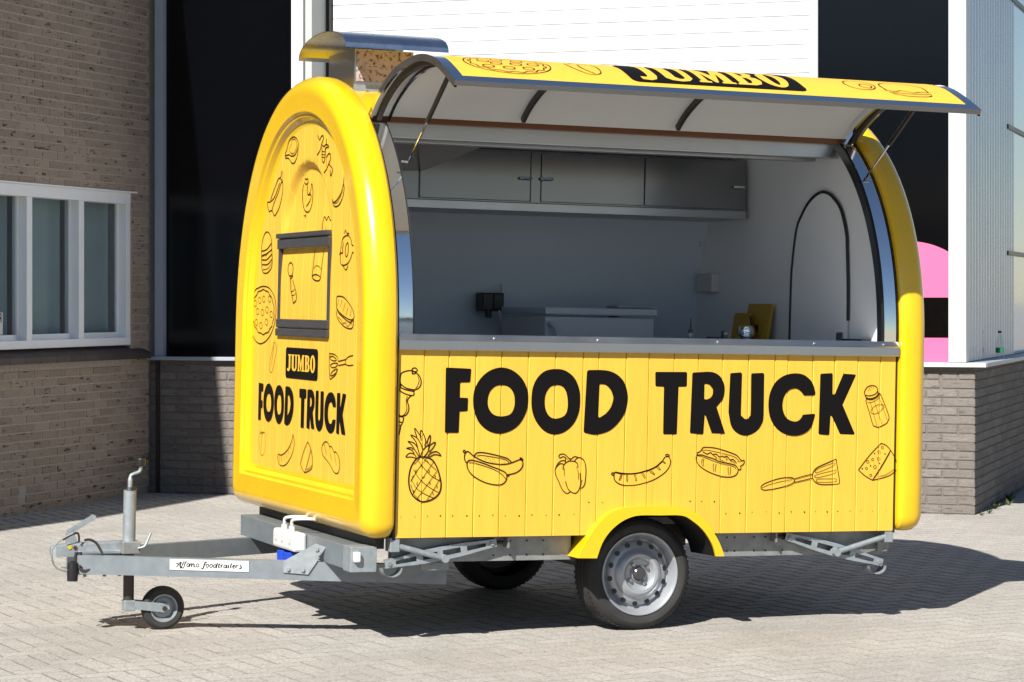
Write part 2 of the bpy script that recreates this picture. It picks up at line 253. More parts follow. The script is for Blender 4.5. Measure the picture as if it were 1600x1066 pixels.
DRAWINGS = {
 'pepper_mill_drawing': ('s', [[5,0,[22,1116,13,1132,11,1153,23,1172,43,1181,62,1184,85,1178,104,1163,114,1142,113,1121,102,1106,86,1100]],[5,1,[71,1188,78,1195,89,1195,96,1187,91,1180,80,1180]],[5,0,[75,1180,73,1170,87,1172,88,1179]],[5,0,[13,1128,9,1119,12,1113,38,1102,80,1094,84,1103]],[5,0,[13,1128,44,1108,83,1100]],[5,0,[12,1113,9,1102,16,1095,45,1081,74,1075,83,1080,81,1094]],[5,0,[71,1075,58,1063,53,1048,59,1030,60,1012,53,995,41,986,21,986,5,991]],[2.8,0,[52,1072,47,1048,51,1018,44,997,31,986]],[5,0,[4,981,15,983,36,979,35,966,32,957,16,960,3,963]],[5,0,[3,944,25,945,32,953]],[5,0,[25,944,21,921,14,906,5,902]],[2.8,0,[98,1163,105,1142,99,1118,89,1106]],[2.8,0,[22,1096,21,1089]]]),
 'pineapple_drawing': ('s', [[6.5,1,[99,797,124,806,153,803,176,791,196,761,210,721,217,685,211,651,189,627,157,613,125,611,96,628,76,655,67,692,68,728,77,764]],[4.5,0,[99,800,76,806,51,806,66,822,86,820,99,806]],[4.5,0,[89,821,76,837,53,844,75,847,85,837]],[4.5,0,[112,806,92,837,75,861,59,874,85,868,104,846,116,806]],[4.5,0,[104,849,94,876,71,902,100,890,120,861,127,840]],[4.5,0,[100,894,92,915,90,932,106,912,121,894]],[4.5,0,[121,879,116,903,119,923,132,903,142,873,136,855]],[4.5,0,[147,864,152,885,162,902,163,879,154,855]],[4.5,0,[118,806,130,837,154,858,153,830,134,806]],[4.5,0,[156,836,162,858,187,871,178,849,159,827]],[4.5,0,[150,803,163,821,192,830,214,812,185,817,160,806]],[2.5,0,[105,794,135,758,174,721,214,700]],[2.5,0,[87,752,117,709,163,673,205,651]],[2.5,0,[77,710,105,667,150,640,183,627]],[2.5,0,[131,800,160,776,193,748]],[2.5,0,[147,800,109,752,75,698]],[2.5,0,[180,785,136,721,86,643]],[2.5,0,[197,745,162,697,106,622]],[2.5,0,[210,709,182,661,151,615]],[2.5,0,[115,800,90,773]],[2.5,0,[76,686,93,643,122,614]],[2.5,0,[100,752,97,740,103,737]],[2.5,0,[126,725,131,715,139,720]],[2.5,0,[155,749,162,746,158,736]],[2.5,0,[184,727,191,721,186,714]],[2.5,0,[107,697,104,685,111,682]],[2.5,0,[159,697,167,692,162,684]],[2.5,0,[88,725,83,716,88,710]],[2.5,0,[195,682,200,676,196,668]],[2.5,0,[89,661,91,652,97,654]],[2.5,0,[176,652,182,645,179,639]],[2.5,0,[149,791,155,785]],[2.5,0,[122,767,127,761]]]),
 'hot_dog_bun_drawing': ('s', [[5,0,[328,824,324,808,327,790,337,778]],[5,0,[328,824,337,830,346,827,367,810,395,795,430,782,475,774,518,773,546,779,569,787,586,793,597,791,603,777,600,761,589,747,570,735,542,728,532,726]],[5,1,[318,829,323,836,329,830,325,823]],[5,1,[589,802,601,796,601,791,592,794]],[5,0,[371,809,378,821,390,825,412,825,453,818,496,808,524,800,539,791,548,781]],[2.8,0,[382,810,403,813,442,808,485,801,517,794,537,782]],[5,1,[337,778,342,788,357,792,378,788,413,778,454,763,486,752,512,741,525,730,527,714,522,698,509,686,488,681,457,684,423,693,386,710,356,732,341,754,337,770]],[2.8,0,[345,780,364,780,396,772,443,758,482,742,508,724,522,706]],[5,0,[527,726,538,726,532,718]],[2.8,0,[425,800,426,794]],[2.8,0,[436,802,437,799]],[2.8,0,[459,796,462,795]],[2.8,0,[447,791,449,789]],[2.8,0,[468,787,470,784]],[2.8,0,[485,790,487,789]],[2.8,0,[457,784,459,782]],[2.8,0,[513,782,515,781]]]),
 'bell_pepper_drawing': ('s', [[4,0,[797,748,798,763,807,776,823,785,842,786,856,783,867,773,869,756]],[4,0,[807,780,808,795,802,805,792,805,782,800,776,805,779,814,792,818,804,816,816,807,825,798,835,787]],[2.2,0,[805,805,816,796,823,788]],[4,0,[806,788,790,788,774,778,764,761,758,744,763,722,776,697,793,662,807,647,819,641,829,645,835,649]],[4,0,[764,759,776,771,787,775,800,772]],[4,0,[828,798,837,796,846,804,858,806,870,802,884,800,898,789,906,769,909,741,908,711,904,683,894,668,882,661]],[4,0,[852,785,860,796,870,801]],[4,0,[811,695,816,677,826,658,838,648,852,642,864,643,875,655,882,674,884,696,880,733]],[2.2,0,[803,754,803,737,806,720]],[2.2,0,[862,759,871,737,874,702]],[2.2,0,[892,702,888,689,884,681]]]),
 'sausage_drawing': ('s', [[4.5,1,[1048,729,1055,735,1075,731,1101,728,1134,727,1169,731,1199,738,1232,748,1260,762,1284,782,1297,799,1308,806,1317,805,1326,792,1328,778,1322,758,1305,736,1277,716,1244,699,1200,685,1157,676,1117,674,1087,678,1062,689,1049,705]],[6.5,0,[1055,735,1075,731,1101,728,1134,727,1169,731,1199,738,1232,748,1260,762,1284,782]],[4.5,1,[1035,727,1040,733,1047,730,1047,723,1038,723]],[4.5,1,[1303,813,1312,815,1321,811,1317,805,1306,807]],[2.5,0,[1082,727,1078,715,1073,698,1082,707,1087,725]],[2.5,0,[1110,726,1110,707,1113,690,1116,707,1115,725]],[2.5,0,[1147,725,1152,709,1157,694,1160,701,1153,725]],[2.5,0,[1182,731,1191,719,1202,707,1201,717,1189,732]],[2.5,0,[1221,740,1234,730,1249,723,1245,730,1230,741]],[2.5,0,[1258,756,1267,749,1278,744,1274,752,1264,761]],[2.5,0,[1286,782,1295,776,1303,774,1298,780,1290,784]]]),
 'hot_dog_drawing': ('s', [[4.2,0,[1473,826,1481,832,1488,843,1499,847,1521,847,1551,844,1583,837,1621,826,1656,814,1672,803,1682,792,1691,785,1702,787,1703,776,1697,767,1685,760,1687,751,1683,743,1673,746]],[2.3,0,[1485,833,1512,834,1552,827,1592,819,1632,810,1658,800,1674,787]],[4.2,0,[1473,826,1462,822,1464,816,1459,807]],[4.2,1,[1459,807,1457,793,1463,777,1479,759,1510,740,1546,725,1584,714,1618,710,1644,712,1662,720,1671,733,1672,746,1665,758,1649,767,1613,775,1576,782,1544,795,1512,804,1488,812,1470,812]],[2.3,0,[1467,807,1484,806,1512,796,1553,782,1585,772,1623,765,1649,758,1663,747]],[4.2,0,[1490,826,1502,821,1512,816,1522,820,1532,822,1540,814,1556,816,1566,811,1572,804,1584,805,1592,807,1598,802,1610,806,1620,801,1630,789,1642,792,1652,787,1663,774]],[2.3,0,[1544,809,1554,805,1562,798,1552,793]],[2.3,0,[1572,796,1584,789,1598,785]],[2.3,0,[1608,798,1616,793,1608,787]],[2.3,0,[1632,782,1648,780,1657,767]],[2.3,0,[1668,782,1681,782,1691,785]],[2.3,0,[1489,796,1485,780,1489,762]],[2.3,0,[1497,796,1493,777,1497,757]],[2.3,0,[1547,773,1544,757,1548,735]],[2.3,0,[1560,771,1556,755,1555,735]],[2.3,0,[1621,757,1621,737,1626,719]],[2.3,0,[1634,757,1633,737,1632,721]]]),
 'spatula_drawing': ('s', [[4.2,1,[1964,699,1949,706,1920,706,1879,700,1830,686,1801,673,1792,660,1802,650,1828,649,1880,657,1932,669,1958,680,1966,689]],[2.3,0,[1798,659,1836,674,1894,687,1955,697]],[4.2,0,[1967,700,2011,711,2058,721]],[4.2,0,[1967,683,2011,692,2059,702]],[4.2,0,[2184,791,2128,770,2084,752,2065,732,2059,712,2067,693,2082,680,2103,673,2144,672,2202,674]],[4.2,0,[2202,674,2204,690,2193,745,2184,791]],[2.3,1,[2074,735,2093,748,2143,765,2172,773,2178,767,2166,758,2128,743,2093,731,2078,728]],[2.3,1,[2070,712,2093,721,2143,732,2179,738,2185,732,2173,723,2129,713,2085,705]],[2.3,1,[2080,691,2091,698,2144,699,2183,698,2190,691,2180,685,2129,683,2091,684]]]),
 'salt_shaker_drawing': ('s', [[4,1,[2330,1095,2329,1109,2343,1129,2365,1137,2387,1134,2398,1122,2397,1108,2382,1095,2358,1089,2341,1090]],[4,0,[2330,1095,2336,1083,2352,1076,2377,1079,2396,1089,2402,1103,2398,1117]],[4,0,[2336,1081,2344,1073,2369,1071,2393,1081,2407,1096,2402,1103]],[4,0,[2340,1071,2338,1061,2357,1009,2377,953,2391,944,2410,941,2448,958,2456,968,2463,990,2441,1043,2415,1096,2406,1098]],[2.2,0,[2361,1059,2399,946]],[2.2,0,[2383,1062,2426,954]],[2.2,0,[2407,1084,2453,978]],[2.2,1,[2365,1016,2378,1035,2405,1047,2430,1046,2433,1035,2414,1016,2390,1004,2370,1006]],[2.2,0,[2345,1059,2364,1057,2396,1071,2410,1086]],[2.2,0,[2346,1114,2351,1113]],[2.2,0,[2354,1126,2359,1124]],[2.2,0,[2362,1129,2367,1127]],[2.2,0,[2360,1118,2364,1116]],[2.2,0,[2371,1124,2374,1122]],[2.2,0,[2376,1128,2379,1125]],[2.2,0,[2351,1119,2355,1117]]]),
 'cheese_drawing': ('s', [[4,0,[2423,865,2363,809,2304,740]],[4,0,[2304,740,2338,713,2380,691]],[4,0,[2380,691,2430,761,2475,832]],[4,0,[2423,865,2451,855,2475,832]],[4,0,[2475,832,2501,794,2511,765,2510,739]],[4,0,[2510,739,2476,715,2432,701,2380,691]],[2.2,0,[2471,819,2431,756,2393,703]],[2.2,0,[2503,746,2453,717,2410,708]],[2.2,1,[2436,845,2435,841,2432,839,2429,839,2426,841,2424,845,2425,848,2428,851,2432,851,2435,848]],[2.2,1,[2419,824,2418,820,2415,818,2411,818,2407,820,2406,824,2407,828,2410,830,2415,830,2418,828]],[2.2,1,[2419,791,2418,787,2414,785,2409,785,2406,787,2404,791,2405,795,2409,798,2414,798,2418,795]],[2.2,1,[2385,788,2384,785,2381,783,2378,783,2374,785,2373,788,2374,792,2377,794,2381,793,2384,792]],[2.2,1,[2360,778,2359,775,2355,772,2351,772,2347,775,2346,778,2347,782,2351,784,2355,784,2359,782]],[2.2,1,[2352,747,2351,744,2349,742,2345,742,2342,744,2341,747,2342,750,2345,752,2348,752,2351,750]],[2.2,1,[2400,754,2398,749,2395,746,2390,746,2386,749,2384,754,2386,758,2390,761,2394,761,2398,758]],[2.2,1,[2376,714,2375,711,2372,709,2368,709,2365,711,2364,714,2365,718,2368,719,2372,719,2375,718]],[4,1,[2390,817,2389,816,2388,816,2387,817,2388,818,2389,818]],[4,1,[2446,815,2446,814,2444,814,2443,815,2444,816,2446,816]],[4,1,[2418,771,2417,769,2416,769,2415,771,2416,772,2417,772]],[4,1,[2370,760,2369,758,2368,758,2367,760,2368,761,2369,761]],[4,1,[2325,745,2325,744,2323,744,2322,745,2323,747,2325,747]]]),
 'steak_drawing': ('f', [[5,1,[1301,2277,1244,2264,1218,2235,1240,2208,1278,2187,1335,2186,1376,2195,1434,2193,1435,2205,1411,2222,1388,2249,1357,2268]],[5,0,[1436,2181,1375,2176,1333,2155,1292,2148,1253,2163,1226,2194,1222,2230]],[2.8,1,[1324,2264,1268,2261,1242,2236,1264,2210,1303,2196,1353,2205,1370,2222,1339,2242]],[5,0,[1434,2193,1436,2181]]]),
 'lobster_drawing': ('f', [[5,0,[908,2262,876,2238,854,2250,822,2255,816,2239,844,2214,865,2188,909,2168]],[5,0,[837,2213,806,2203,777,2210,739,2205,734,2196,768,2196,790,2188]],[5,0,[767,2238,769,2209]],[5,0,[836,2204,834,2173,829,2141,808,2127,790,2139,781,2170,776,2196]],[2.8,0,[835,2182,782,2177]],[2.8,0,[834,2168,786,2163]],[2.8,0,[830,2155,788,2150]],[5,0,[765,2151,729,2165,702,2161,701,2139,726,2118,761,2093,798,2079]],[5,0,[726,2118,688,2103,665,2089,679,2067,696,2063,702,2090]],[2.8,0,[765,2151,762,2106]],[2.8,0,[760,2075,764,2058]]]),
 'baguette_drawing': ('f', [[5,0,[1487,2123,1509,2091,1551,2083,1607,2043,1671,1993,1679,1976,1730,1976,1729,1957,1701,1929,1650,1932,1614,1907,1580,1911,1516,1949,1471,2014,1474,2068,1509,2081]],[5,0,[1650,1932,1618,1967,1546,2017,1499,2062,1474,2068]],[5,0,[1670,1978,1604,2000,1524,2063]],[2.8,0,[1487,2123,1473,2099,1483,2071]]]),
 'rooster_drawing': ('f', [[5,0,[1214,2073,1190,2067,1167,2071,1157,2052,1188,2044,1221,2055]],[5,0,[1228,2046,1245,2014,1239,1968,1204,1925,1147,1909,1109,1917,1080,1953,1076,2007,1094,2045]],[5,0,[1102,2045,1115,2009,1145,1992,1170,2011,1164,2039]],[5,0,[1161,1992,1106,1990,1112,1968,1142,1950,1173,1938]],[2.8,0,[1171,1915,1173,1896,1202,1893]],[2.8,0,[1173,1896,1177,1878]],[2.8,0,[1173,1896,1157,1884]]]),
 'chilli_drawing': ('f', [[5,0,[489,2045,501,2011,528,1977,583,1948,641,1937,661,1953]],[5,0,[661,1953,640,1924,596,1916,539,1929,492,1971,487,2008,504,2011]],[2.8,0,[633,1930,568,1939,507,1985]]]),
 'burger_drawing': ('f', [[5,1,[1732,1828,1681,1816,1651,1789,1639,1742,1628,1664,1681,1630,1750,1621,1802,1635,1818,1690,1825,1745,1805,1792,1770,1819]],[5,0,[1824,1733,1731,1740,1649,1769]],[5,0,[1822,1706,1729,1719,1639,1738]],[5,0,[1818,1690,1727,1689,1637,1715]],[5,0,[1805,1666,1711,1665,1630,1691]],[2.8,0,[1794,1639,1696,1646,1629,1676]],[2.8,0,[1813,1710,1771,1717,1743,1709,1702,1724,1660,1731]]]),
 'pizza_drawing': ('f', [[5,0,[1984,1482,1943,1518,1859,1549,1760,1556,1661,1544,1575,1502,1543,1440,1565,1371,1630,1316,1725,1280,1824,1268,1911,1285,1972,1319]],[5,1,[1580,1429,1574,1404,1596,1382,1609,1359,1645,1345,1676,1327,1720,1323,1762,1314,1805,1322,1851,1324,1885,1342,1924,1355,1942,1379,1968,1401,1965,1426,1972,1452,1949,1474,1935,1498,1897,1512,1866,1530,1821,1533,1778,1541,1735,1533,1690,1529,1657,1512,1619,1498,1602,1475,1578,1453]],[2.8,1,[1814,1486,1821,1475,1839,1470,1857,1475,1866,1486,1859,1497,1841,1502,1822,1497]],[2.8,1,[1738,1492,1745,1481,1762,1477,1781,1481,1789,1492,1782,1503,1765,1508,1746,1503]],[2.8,1,[1638,1492,1644,1482,1661,1477,1680,1482,1688,1492,1681,1503,1664,1508,1646,1503]],[2.8,1,[1847,1429,1854,1418,1872,1414,1890,1418,1899,1429,1892,1440,1874,1445,1855,1441]],[2.8,1,[1759,1425,1765,1414,1783,1409,1801,1414,1810,1425,1803,1436,1785,1441,1767,1436]],[2.8,1,[1678,1438,1685,1427,1702,1422,1720,1427,1729,1438,1722,1449,1704,1454,1686,1449]],[2.8,1,[1599,1417,1605,1406,1623,1401,1641,1406,1649,1417,1642,1428,1625,1432,1607,1428]],[2.8,1,[1863,1374,1870,1363,1888,1358,1906,1363,1915,1374,1908,1385,1890,1390,1871,1385]],[2.8,1,[1782,1359,1789,1348,1806,1343,1825,1348,1833,1359,1827,1370,1809,1375,1790,1370]],[2.8,1,[1685,1377,1691,1366,1709,1362,1727,1366,1735,1377,1729,1388,1711,1393,1693,1388]],[2.8,1,[1893,1470,1900,1459,1918,1454,1937,1459,1945,1470,1938,1481,1920,1486,1901,1481]]]),
 'small_pepper_mill_drawing': ('f', [[5,1,[1344,1668,1291,1660,1275,1630,1287,1607,1334,1608,1363,1638]],[5,0,[1331,1672,1338,1667]],[5,0,[1326,1604,1299,1592,1268,1607]],[5,0,[1312,1592,1297,1562,1295,1539,1257,1487,1251,1473,1205,1487,1202,1517,1230,1547,1267,1585]],[2.8,0,[1294,1528,1255,1532,1225,1543]],[2.8,0,[1280,1509,1233,1513,1208,1524]]]),
 'bread_roll_drawing': ('f', [[2.8,1,[1559,1281,1521,1256,1527,1225,1572,1155,1603,1129,1637,1146,1622,1200,1584,1255]],[2.8,0,[1563,1263,1594,1201,1605,1154]]]),
 'chef_hat_drawing': ('f', [[4.5,0,[949,1731,951,1624,955,1599,920,1583,862,1578,822,1589,814,1639,807,1729]],[4.5,1,[955,1597,921,1607,864,1605,822,1592,844,1579,901,1581]],[2.5,0,[942,1635,905,1649,858,1645,819,1631]],[4.5,0,[879,1817,878,1865,854,1878,829,1861,798,1879,769,1859,732,1866,703,1849,711,1821]],[2.5,0,[823,1835,826,1816]]]),
 'fried_egg_drawing': ('f', [[4.5,0,[521,1704,498,1761,446,1779,402,1778,366,1758,356,1737,329,1733]],[4.5,0,[327,1701,345,1701,361,1683,403,1656,464,1646,509,1652,519,1674,521,1704,535,1694]],[4.5,1,[443,1733,409,1746,406,1705,431,1684,450,1700]],[4.5,0,[521,1702,486,1704,490,1717,480,1750]],[4.5,0,[464,1788,453,1804,429,1790,394,1789]],[4.5,0,[482,1647,436,1624,402,1646]]]),
 'grilled_sandwich_drawing': ('f', [[4.5,1,[562,1500,526,1506,454,1500,364,1467,310,1435,305,1409,343,1400,413,1408,503,1429,559,1456]],[4.5,0,[559,1456,539,1434,430,1402,359,1389,308,1401]],[4.5,0,[567,1439,537,1401,446,1370,357,1360,315,1371,308,1401]],[2.5,0,[525,1494,550,1461]],[2.5,0,[481,1492,509,1456]],[2.5,0,[432,1478,468,1434]],[2.5,0,[385,1462,418,1421]],[2.5,0,[342,1449,364,1414]],[2.5,0,[538,1412,483,1396,465,1383,421,1386,393,1370,350,1384,324,1379]]]),
 'turner_drawing': ('f', [[4,0,[655,1243,655,1183,640,1124]],[4,0,[655,1243,577,1240,527,1224,526,1207]],[4,0,[640,1124,557,1147,524,1178]],[4,1,[647,1226,605,1231,548,1218,575,1211,625,1214]],[4,1,[637,1190,588,1200,525,1199,559,1183,615,1180]],[4,1,[634,1145,600,1163,538,1175,557,1156,613,1142]],[4,0,[519,1210,410,1221]],[4,0,[518,1191,415,1200]],[4,0,[410,1221,370,1234,303,1242]],[4,0,[415,1200,367,1195,300,1199]],[4,0,[410,1221,415,1200]]]),
 'small_bell_pepper_drawing': ('f', [[2.2,1,[1789,820,1747,818,1701,829,1686,797,1689,748,1716,716,1758,714,1784,742,1802,781]],[2.2,0,[1747,817,1756,777,1741,731]],[2.2,0,[1785,835,1766,826,1713,830]]]),
 'small_sausage_drawing': ('f', [[4,0,[1210,844,1225,818,1261,784,1326,752,1403,733,1461,736]],[4,0,[1469,731,1453,703,1423,685,1377,682,1311,695,1246,728,1204,765,1185,807,1210,844]],[2.2,0,[1403,731,1390,700]],[2.2,0,[1358,734,1351,706]],[2.2,0,[1319,740,1307,724]],[2.2,0,[1287,761,1264,743]],[2.2,0,[1256,785,1238,770]],[2.2,0,[1230,808,1216,799]],[2.2,0,[1432,730,1422,701]]]),
 'small_cheese_drawing': ('f', [[4,0,[971,820,1031,769,1079,713]],[4,0,[1079,713,1052,690,1008,672]],[4,0,[1008,672,954,733,915,785]],[4,0,[915,785,932,805,971,820]],[4,0,[916,791,887,749,889,706,940,686,1008,672]],[2.2,0,[983,688,931,700,890,715]]]),
 'sliced_bread_drawing': ('f', [[4,1,[746,807,711,830,676,837,640,828,630,818,595,818,558,796,529,798,488,779,466,745,483,711,517,701,562,709,614,735,676,756,728,774]],[2.2,0,[706,824,672,780]],[2.2,0,[624,813,617,787,591,758]],[2.2,0,[548,794,536,764,513,739]]]),
 'name': ('z', [[10,0,[195,222,205,205,222,207,232,222]],[14.5,0,[288,163,280,210,268,262,278,284,292,276]],[10,0,[288,163,262,190,235,235,212,280,196,284]],[5.5,0,[222,240,278,236]],[10,0,[352,176,342,163,328,172,318,210,306,258,294,300,276,310,266,298]],[5.5,0,[300,214,340,212]],[10,0,[392,176,382,163,368,172,358,210,346,258,334,300,316,310,306,298]],[5.5,0,[340,212,378,211]],[10,1,[418,202,434,216,432,246,418,272,400,270,392,246,402,214]],[14.5,0,[450,205,440,278]],[10,0,[450,226,474,203,486,216,478,278]],[14.5,0,[486,216,478,278]],[10,0,[486,228,512,204,526,218,520,262,530,280,546,268]],[14.5,0,[526,218,520,262]],[10,1,[592,205,612,217,610,250,594,278,572,275,562,250,574,215]],[14.5,0,[752,182,742,166,726,174,716,210,704,258,690,306,672,320,660,308]],[5.5,0,[694,220,742,218]],[10,1,[774,212,792,226,788,256,772,282,752,278,744,252,754,222]],[10,1,[842,212,860,226,856,258,840,284,820,280,812,254,822,224]],[10,1,[908,217,922,236,914,276,892,288,876,266,886,232]],[14.5,0,[950,180,936,240,932,280,946,288]],[14.5,0,[988,192,974,250,976,284,992,290]],[5.5,0,[962,224,1008,224]],[14.5,0,[1024,218,1014,286]],[10,0,[1022,242,1040,220,1054,226]],[10,1,[1096,222,1108,240,1100,280,1080,292,1066,270,1076,236]],[14.5,0,[1122,222,1112,272,1126,294]],[14.5,0,[1156,224,1146,276,1160,294]],[10,0,[1164,192,1168,199]],[14.5,0,[1206,186,1190,268,1204,296]],[10,0,[1232,268,1262,246,1260,226,1242,228,1228,262,1238,294,1266,286]],[14.5,0,[1292,226,1284,292]],[10,0,[1292,250,1310,228,1326,234]],[14.5,0,[1366,222,1376,250,1386,272,1376,296,1354,296,1348,286]]]),
}
LETTERS = {
 'F': [[0,[233,1199,344,1195,348,1192,345,1141,340,1135,301,1134,297,1130,297,1067,333,1066,336,1062,335,1012,331,1008,297,1006,295,917,291,912,233,912,230,917,229,1194]]],
 'O1': [[1,[491,1202,544,1190,589,1156,616,1109,622,1062,615,1009,587,956,547,924,491,908,437,920,392,955,368,1002,360,1054,367,1107,395,1154,438,1188]],[1,[494,1124,527,1117,550,1091,558,1056,554,1020,536,994,495,985,457,994,434,1023,429,1055,437,1090,461,1116]]],
 'O2': [[1,[754,1198,802,1190,845,1158,868,1111,874,1063,869,1004,843,951,798,915,747,905,702,921,663,962,643,1009,638,1062,644,1115,666,1159,703,1189]],[1,[759,1126,788,1119,806,1093,814,1051,811,1010,794,986,756,976,727,986,708,1015,702,1051,707,1086,727,1116]]],
 'D': [[0,[905,1188,914,1195,960,1196,1012,1192,1055,1175,1089,1142,1106,1095,1108,1053,1096,1005,1063,957,1018,921,960,905,921,908,897,914,894,921]],[0,[967,1129,973,1133,997,1130,1021,1109,1036,1076,1034,1052,1022,1023,997,996,971,981,963,987]]],
 'T': [[0,[1247,1190,1398,1191,1403,1186,1403,1129,1397,1124,1361,1123,1357,910,1353,906,1293,906,1288,911,1288,1120,1283,1123,1249,1124,1245,1129,1243,1184]]],
 'R': [[0,[1435,1189,1502,1193,1542,1189,1573,1171,1592,1138,1595,1102,1585,1065,1556,1032,1601,913,1597,909,1538,912,1532,916,1501,992,1496,995,1491,910,1484,906,1427,911,1423,916,1430,1184]],[0,[1492,1136,1500,1138,1520,1132,1536,1113,1536,1092,1524,1074,1504,1066,1492,1068]]],
 'U': [[0,[1627,1188,1678,1192,1683,1186,1681,1011,1687,990,1702,977,1716,977,1728,990,1732,1014,1731,1182,1735,1188,1792,1191,1798,1185,1799,999,1788,950,1758,917,1714,901,1670,910,1635,941,1621,992,1618,1029,1623,1184]]],
 'C': [[0,[2068,1099,2064,1089,2008,1088,1995,1104,1974,1118,1953,1120,1926,1110,1904,1082,1896,1042,1904,1006,1925,978,1960,966,1984,972,1999,988,2004,998,2063,1003,2068,998,2060,969,2044,935,2013,911,1965,900,1909,909,1864,938,1833,984,1823,1042,1830,1097,1856,1146,1900,1178,1955,1190,2004,1184,2043,1157,2061,1126]]],
 'K': [[0,[2092,1186,2098,1190,2152,1193,2157,1189,2158,1094,2170,1094,2213,1188,2218,1191,2277,1188,2281,1183,2213,1045,2280,911,2276,905,2205,907,2200,911,2156,993,2149,994,2145,908,2140,903,2093,907,2088,912]]],
}
# ================================================================ setting: ground with herringbone pavers
CR = Vector((math.cos(YAW), -math.sin(YAW), 0)); CF = Vector((math.sin(YAW), math.cos(YAW), 0))
ground = MB().add([(-400, -400, -.008), (400, -400, -.008), (400, 400, -.008), (-400, 400, -.008)], [(0, 1, 2, 3)]).build('ground', 'farpave')
MB().add([tuple((CAM+CR*u+CF*v).to_2d())+(-.0035,) for u, v in ((-14, 2.5), (14, 2.5), (14, 29.5), (-14, 29.5))], [(0, 1, 2, 3)]).build('joint_sand', 'sand', ground)
ground['kind'] = 'structure'
PA = R(6.4); PW = .105; ca, sa = math.cos(PA), math.sin(PA)
def paver_rects():
    hor, ver = [], []
    ctr = np.array([(CAM + CF*16)[0], (CAM + CF*16)[1]])
    N_ = 190
    i0 = int((ctr[0]*ca+ctr[1]*sa)/PW); j0 = int((-ctr[0]*sa+ctr[1]*ca)/PW)
    I, J = np.meshgrid(np.arange(i0-N_, i0+N_), np.arange(j0-N_, j0+N_), indexing='ij')
    c = (I-J) % 4
    H = np.stack([I[c == 0], J[c == 0]], 1); V = np.stack([I[c == 3], J[c == 3]], 1)
    cen = np.concatenate([H+np.array([1., .5]), V+np.array([.5, 1.])])*PW
    ang = np.concatenate([np.zeros(len(H)), np.ones(len(V))])
    X = cen[:, 0]*ca-cen[:, 1]*sa; Y = cen[:, 0]*sa+cen[:, 1]*ca
    return X, Y, ang
PX, PY, PO = paver_rects()
Zc = (PX-CAM.x)*CF.x+(PY-CAM.y)*CF.y; Xc = (PX-CAM.x)*CR.x+(PY-CAM.y)*CR.y
# plan of the buildings (frame: a along the facade, b into depth)
OB = Vector((1.0477, 8.9259, 0)); AB = R(-40.135)
E1 = Vector((math.cos(AB), math.sin(AB), 0)); E2 = Vector((-math.sin(AB), math.cos(AB), 0))
pa = (PX-OB.x)*E1.x+(PY-OB.y)*E1.y; pb = (PX-OB.x)*E2.x+(PY-OB.y)*E2.y
keep = (Zc > 2.6) & (Zc < 29.4) & (np.abs(Xc) < 13.9) & ~((pa < .0) & (pb > -9.2)) & ~((pa < 6.4) & (pb > 0.0))
PX, PY, PO, Zc, Xc = PX[keep], PY[keep], PO[keep], Zc[keep], Xc[keep]
vis = (np.abs(Xc/Zc*3911) < 800) & (464.7+3911*1.527/Zc < 1066)
order = np.argsort(np.where(vis, Zc, 1e6)); near = set(order[:300].tolist())
HL, HW = PW-.0032, PW/2-.0032
def paver_verts(): # top with worn chamfer
    c = .0042
    return np.array([(-HL+c, -HW+c, 0), (HL-c, -HW+c, 0), (HL-c, HW-c, 0), (-HL+c, HW-c, 0), (-HL, -HW, -.0026), (HL, -HW, -.0026), (HL, HW, -.0026), (-HL, HW, -.0026), (-HL, -HW, -.03), (HL, -HW, -.03), (HL, HW, -.03), (-HL, HW, -.03)])
PVF = [(0, 1, 2, 3), (4, 5, 1, 0), (5, 6, 2, 1), (6, 7, 3, 2), (7, 4, 0, 3), (8, 9, 5, 4), (9, 10, 6, 5), (10, 11, 7, 6), (11, 8, 4, 7)]
pv = paver_verts()
pme = bpy.data.meshes.new('paver'); pme.from_pydata(pv.tolist(), [], PVF); pme.materials.append(M['paver']); pme.materials.append(M['dirt']); pme.polygons.foreach_set('material_index', [0]+[1]*8)
n = len(PX); jit = RNG.normal(0, .0004, n); ya = PA+PO*PI/2+RNG.normal(0, .008, n); tx = RNG.normal(0, .004, n); ty = RNG.normal(0, .003, n)
far = np.array([i for i in range(n) if i not in near])
for i in order[:300].tolist():
    o = bpy.data.objects.new('paver', pme); COL.objects.link(o); o.parent = ground
    o.location = (PX[i], PY[i], jit[i]); o.rotation_euler = (tx[i]*.8, ty[i]*.6, ya[i])
k = len(far); cy, sy = np.cos(ya[far])[:, None], np.sin(ya[far])[:, None]
vx = pv[None, :, 0]; vy = pv[None, :, 1]; vz = pv[None, :, 2]+jit[far][:, None]+vx*ty[far][:, None]*.6+vy*tx[far][:, None]*.8
V = np.stack([PX[far][:, None]+vx*cy-vy*sy, PY[far][:, None]+vx*sy+vy*cy, vz], 2).reshape(-1, 3)
Fq = (np.array(PVF)[None]+(np.arange(k)*12)[:, None, None]).reshape(-1, 4)
me = bpy.data.meshes.new('paver_field'); me.vertices.add(len(V)); me.vertices.foreach_set('co', V.ravel())
me.loops.add(Fq.size); me.loops.foreach_set('vertex_index', Fq.ravel()); me.polygons.add(len(Fq)); me.polygons.foreach_set('loop_start', np.arange(len(Fq))*4)
me.update(calc_edges=True); me.validate(); me.shade_flat(); me.materials.append(M['paver']); me.materials.append(M['dirt']); me.polygons.foreach_set('material_index', np.tile([0]+[1]*8, k))
pf = bpy.data.objects.new('paver_field', me); COL.objects.link(pf); pf.parent = ground; pf['kind'] = 'stuff'

